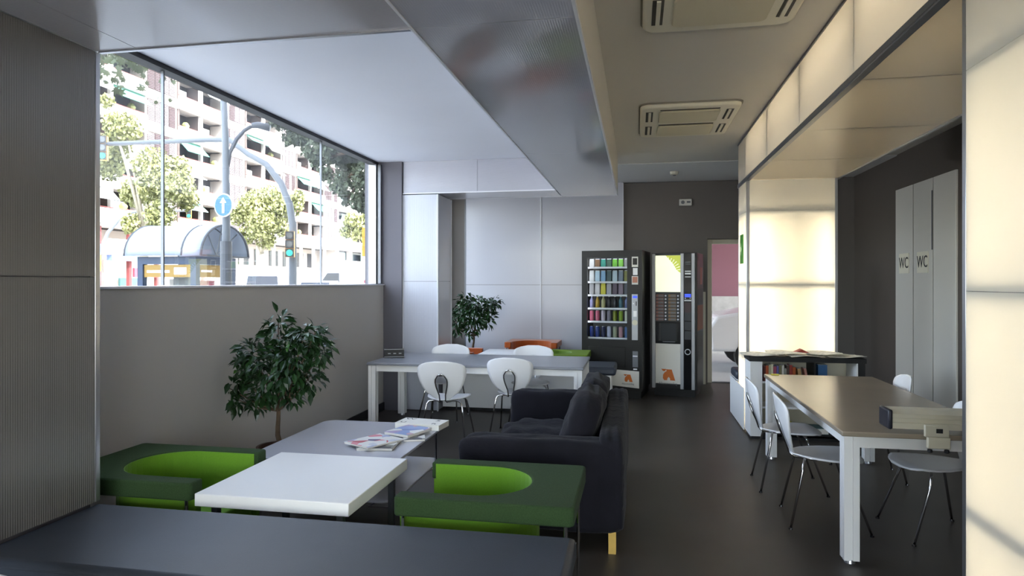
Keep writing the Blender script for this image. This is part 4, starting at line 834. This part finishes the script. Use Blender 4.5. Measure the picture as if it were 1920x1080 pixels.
# vehicles
pm('car_white', 'F2F2F2', .25, coat=.5); pm('car_glass', '262B33', .12, spec=.6); pm('tyre', '1A1A1A', .8); pm('hub', '8A8C90', .3, metal=.7)
def vehicle(name, label, loc, rz, prof, wid, windows, wheels, wr=.32, cat='van'):
    r = thing(name, label, cat, loc, rz, 'vehicles in the street'); h = wid/2
    MB().prism(prof, -h, h, 'y').build('body', 'car_white', r, bv=.06, seg=3)
    for wpts in windows:
        for s in (-1, 1): MB().prism(wpts, min(s*(h-.02), s*(h+.006)), max(s*(h-.02), s*(h+.006)), 'y').build('side_window', 'car_glass', r)
    for wx in wheels:
        for s in (-1, 1):
            k = MB().cyl((wx, s*(h-.22), wr), (wx, s*(h+.012), wr), wr, n=18).build('wheel', 'tyre', r); MB().cyl((wx, s*(h+.0125), wr), (wx, s*(h+.02), wr), wr*.55, n=14).build('hubcap', 'hub', k)
    return r
VAN = [(-2.5, .35), (2.4, .35), (2.5, .6), (2.45, 1.05), (1.75, 1.25), (1.05, 2.1), (.8, 2.2), (-2.4, 2.25), (-2.5, 2.1)]
CAR = [(-2.1, .3), (2.1, .3), (2.15, .65), (2.0, .82), (1.05, .95), (.35, 1.42), (-.9, 1.45), (-1.75, 1.0), (-2.12, .9)]
VW = [[(1.62, 1.28), (1.02, 1.98), (.35, 1.98), (.35, 1.28)]]; CW = [[(.9, .97), (.3, 1.36), (-.15, 1.37), (-.15, .97)], [(-.2, .97), (-.2, 1.37), (-.85, 1.38), (-1.4, 1.0)]]
def windscreen(v, p0, p1, wid, t=.02):
    d = Vector((p1[0]-p0[0], 0, p1[1]-p0[1])); nrm = Vector((-d.z, 0, d.x)).normalized()*-1
    if nrm.x < 0: nrm = -nrm
    a = Vector((p0[0], 0, p0[1]))+d*.1; b = Vector((p0[0], 0, p0[1]))+d*.9; h = wid/2-.12
    MB().add([a+Vector((0, -h, 0))+nrm*.005, a+Vector((0, h, 0))+nrm*.005, b+Vector((0, h-.08, 0))+nrm*.005, b+Vector((0, -h+.08, 0))+nrm*.005,
              a+Vector((0, -h, 0))-nrm*.02, a+Vector((0, h, 0))-nrm*.02, b+Vector((0, h-.08, 0))-nrm*.02, b+Vector((0, -h+.08, 0))-nrm*.02],
             [(0, 1, 2, 3), (4, 7, 6, 5), (0, 4, 5, 1), (1, 5, 6, 2), (2, 6, 7, 3), (3, 7, 4, 0)]).build('windscreen', 'car_glass', v)
q = at(495, 528, 37); v = vehicle('van', 'white van right of the phone kiosk', (q.x, q.y, ZG), R(-62), VAN, 1.9, VW, (-1.6, 1.6)); windscreen(v, (1.75, 1.25), (1.05, 2.1), 1.9)
q = at(595, 528, 34); v = vehicle('car', 'white car right of the signal mast post', (q.x, q.y, ZG), R(-75), [(x, z*1.22) for x, z in CAR], 1.8, [[(x, z*1.22) for x, z in W] for W in CW], (-1.3, 1.35), cat='car'); windscreen(v, (1.05, .95*1.22), (.35, 1.42*1.22), 1.8)
q = at(672, 528, 38); v = vehicle('van', 'long white delivery van with a red badge by the right window frame', (q.x, q.y, ZG), R(-165), [(-3.0, .35), (2.4, .35), (2.5, .6), (2.45, 1.2), (2.2, 1.4), (1.6, 2.35), (1.3, 2.5), (-2.9, 2.55), (-3.0, 2.4)], 2.0, [[(2.1, 1.4), (1.55, 2.2), (.9, 2.2), (.9, 1.4)]], (-1.9, 1.6))
for s in (-1, 1): MB().prism([(-.9+.45*math.cos(k*PI/8), 1.72+.2*math.sin(k*PI/8)) for k in range(16)], min(s*1.0, s*1.012), max(s*1.0, s*1.012), 'y').build('badge', 'sign_red', v)
# trees
def blob_leaves(pts, n, size, seed, org):
    rn = random.Random(seed); m = MB(); wts = [q[1]**2 for q in pts]
    for i in range(n):
        c, rad = rn.choices(pts, wts)[0]; d = Vector((rn.gauss(0, 1), rn.gauss(0, 1), rn.gauss(0, 1))); d.normalize()
        pos = c-org+d*rad*(rn.random()**.5); rot = Euler((rn.uniform(0, 6.3), rn.uniform(0, 6.3), rn.uniform(0, 6.3))).to_matrix(); s = size*rn.uniform(.6, 1.3)
        m.add([pos+rot @ Vector(v) for v in ((-s*.5, 0, 0), (0, -s*.4, .1*s), (s*.6, 0, 0), (0, s*.4, .1*s))], [(0, 1, 2, 3)])
    return m
def street_tree(label, base, fork, blobs, n, size, mat, tr, seed, bark='bark_pale'):
    base = Vector((base.x, base.y, ZG)); r = thing('street_tree', label, 'tree', base, 0, 'street trees')
    MB().tube([Vector((0, 0, 0)), (fork-base)*.5+Vector((.08, 0, 0)), fork-base], tr, 10, taper=tr*.75).build('trunk', bark, r, smooth=True)
    for i, (c, rad) in enumerate(blobs):
        if i % 2 == 0: MB().tube([fork-base, (fork-base).lerp(c-base, .5)+Vector((0, 0, .2)), c-base], tr*.42, 6, taper=tr*.12).build('branch', bark, r, smooth=True)
    tag(blob_leaves(blobs, n, size, seed, base).build('foliage', mat, r), kind='stuff'); return r
def blobs_at(lst, zc): return [(at(x, y, zc+dz), q*zc/F_PX) for x, y, q, dz in lst]
street_tree('plane tree with pale leaning trunk left of the kiosk', at(258, 528, 31), at(272, 440, 31), blobs_at([(300, 350, 40, 0), (255, 360, 30, 1), (335, 350, 30, -1), (215, 270, 35, 1), (235, 240, 30, 0), (205, 310, 30, 1), (285, 310, 35, 0), (330, 320, 30, 1), (250, 420, 22, 0), (300, 405, 28, -1), (350, 375, 22, 0), (215, 230, 22, 0), (200, 190, 15, 0)], 31), 10500, .18, 'leaf_sun', .24, 31)
street_tree('plane tree with forked trunk between kiosk and signal mast', at(488, 528, 40), at(490, 475, 40), blobs_at([(475, 385, 30, 0), (505, 375, 30, 1), (450, 405, 20, 0), (530, 390, 25, 0), (490, 420, 30, -1), (550, 385, 20, 0), (525, 425, 20, 0), (465, 440, 18, 0), (500, 450, 18, 0), (560, 370, 15, 0)], 40), 7500, .19, 'leaf_sun', .2, 32)
street_tree('small distant plane tree by the right window frame', at(683, 528, 55), at(680, 470, 55), blobs_at([(660, 415, 18, 0), (680, 420, 18, 0), (650, 435, 12, 0), (672, 440, 14, 0), (692, 405, 14, 0)], 55), 1300, .32, 'leaf_sun', .2, 33)
street_tree('large shaded tree whose foliage fills the upper right of the window', at(735, 528, 13), at(735, 300, 13), blobs_at([(690, 330, 32, 0), (655, 300, 34, .5), (610, 275, 34, 0), (565, 250, 30, .5), (640, 345, 24, 0), (680, 375, 26, 0), (525, 222, 22, 0), (700, 265, 40, 1), (655, 250, 40, 1), (600, 225, 40, 1), (595, 300, 16, 0), (610, 325, 14, 0), (650, 375, 12, .5), (540, 262, 12, 0), (575, 285, 12, 0), (480, 195, 20, 0), (560, 170, 50, 1)], 13), 8500, .10, 'leaf_shade', .2, 34, 'bark')
# near plane-tree twigs with large leaves at the upper left
def plane_leaf():
    pts = []; tips = [(-90, .25), (-60, .5), (-35, .32), (-8, .85), (18, .45), (45, .95), (68, .55), (90, 1.0), (112, .55), (135, .95), (162, .45), (188, .85), (215, .32), (240, .5)]
    for a, q in tips: pts.append((q*.13*math.cos(R(a)), q*.13*math.sin(R(a))+.03))
    me = MB().prism(pts, -.0008, .0008, 'y').mesh('leaf', 'leaf_plane')
    for v in me.vertices: v.co.y += 1.2*(v.co.x**2)
    return me
pl = plane_leaf(); tb0 = at(120, 528, 9.8); nt_ = thing('plane_tree', 'near plane tree with large dark leaves hanging at the upper left', 'tree', (tb0.x, tb0.y, ZG))
ob = Vector((tb0.x, tb0.y, ZG)); crown = at(120, 40, 9.8)-ob
MB().tube([(0, 0, 0), (0, 0, 2.5), crown], .16, 10, taper=.09).build('trunk', 'bark', nt_, smooth=True)
lr = random.Random(8)
for e_ in ((215, 120), (262, 130), (300, 158), (240, 160), (345, 160), (195, 150), (268, 120)):
    ep = at(e_[0], e_[1]-30, 9.6+lr.uniform(-.4, .4))-ob; MB().tube([crown, crown.lerp(ep, .6)+Vector((0, 0, .15)), ep], .02, 5, taper=.005).build('branch', 'bark', nt_, smooth=True)
spots = [(lr.uniform(183, 285), lr.uniform(98, 128)) for _ in range(44)]+[(192, 142), (200, 152), (215, 138), (222, 150), (228, 160), (215, 165), (222, 175), (208, 150), (228, 136), (218, 127), (204, 135), (235, 150), (250, 122), (262, 128), (272, 140), (256, 135), (268, 132), (276, 131), (270, 163), (265, 170), (273, 158), (300, 149), (307, 147), (320, 150), (328, 143), (323, 155), (352, 150), (290, 190), (296, 186), (316, 188), (332, 147), (240, 112), (186, 132), (196, 120), (212, 112)]
for px_, py_ in spots:
    o = bpy.data.objects.new('leaf', pl); C.objects.link(o); o.parent = nt_; o.location = at(px_, py_, 9.6+lr.uniform(-.6, .6))-ob
    o.rotation_euler = (lr.gauss(0, .5), lr.uniform(0, 6.28), YAW+.6+lr.gauss(0, .5)); s = lr.uniform(.45, .85)*(.6 if py_ > 183 or px_ > 310 else 1); o.scale = (s, s, s)
# yard behind the rear doorway
pm('pink', '8E6470', .9, var=(.5, .06)); pm('yard_grey', 'BDBDBA', .9, var=(6, .12))
struct(B('wall_yard', 'pink', None, -2, 12, 16.5, 16.8, 1.25, 8), 'pink wall seen through the rear doorway'); struct(B('wall_yard', 'yard_grey', None, -2, 12, 16.4, 16.8, ZG, 1.249), 'pale grey wall base seen through the rear doorway')
v = vehicle('car', 'white car parked outside the rear doorway', (3.48, 13.9, ZG), R(180), [(x, z*1.3) for x, z in CAR], 1.7, [[(x, z*1.3) for x, z in W] for W in CW], (-1.3, 1.35), cat='car')
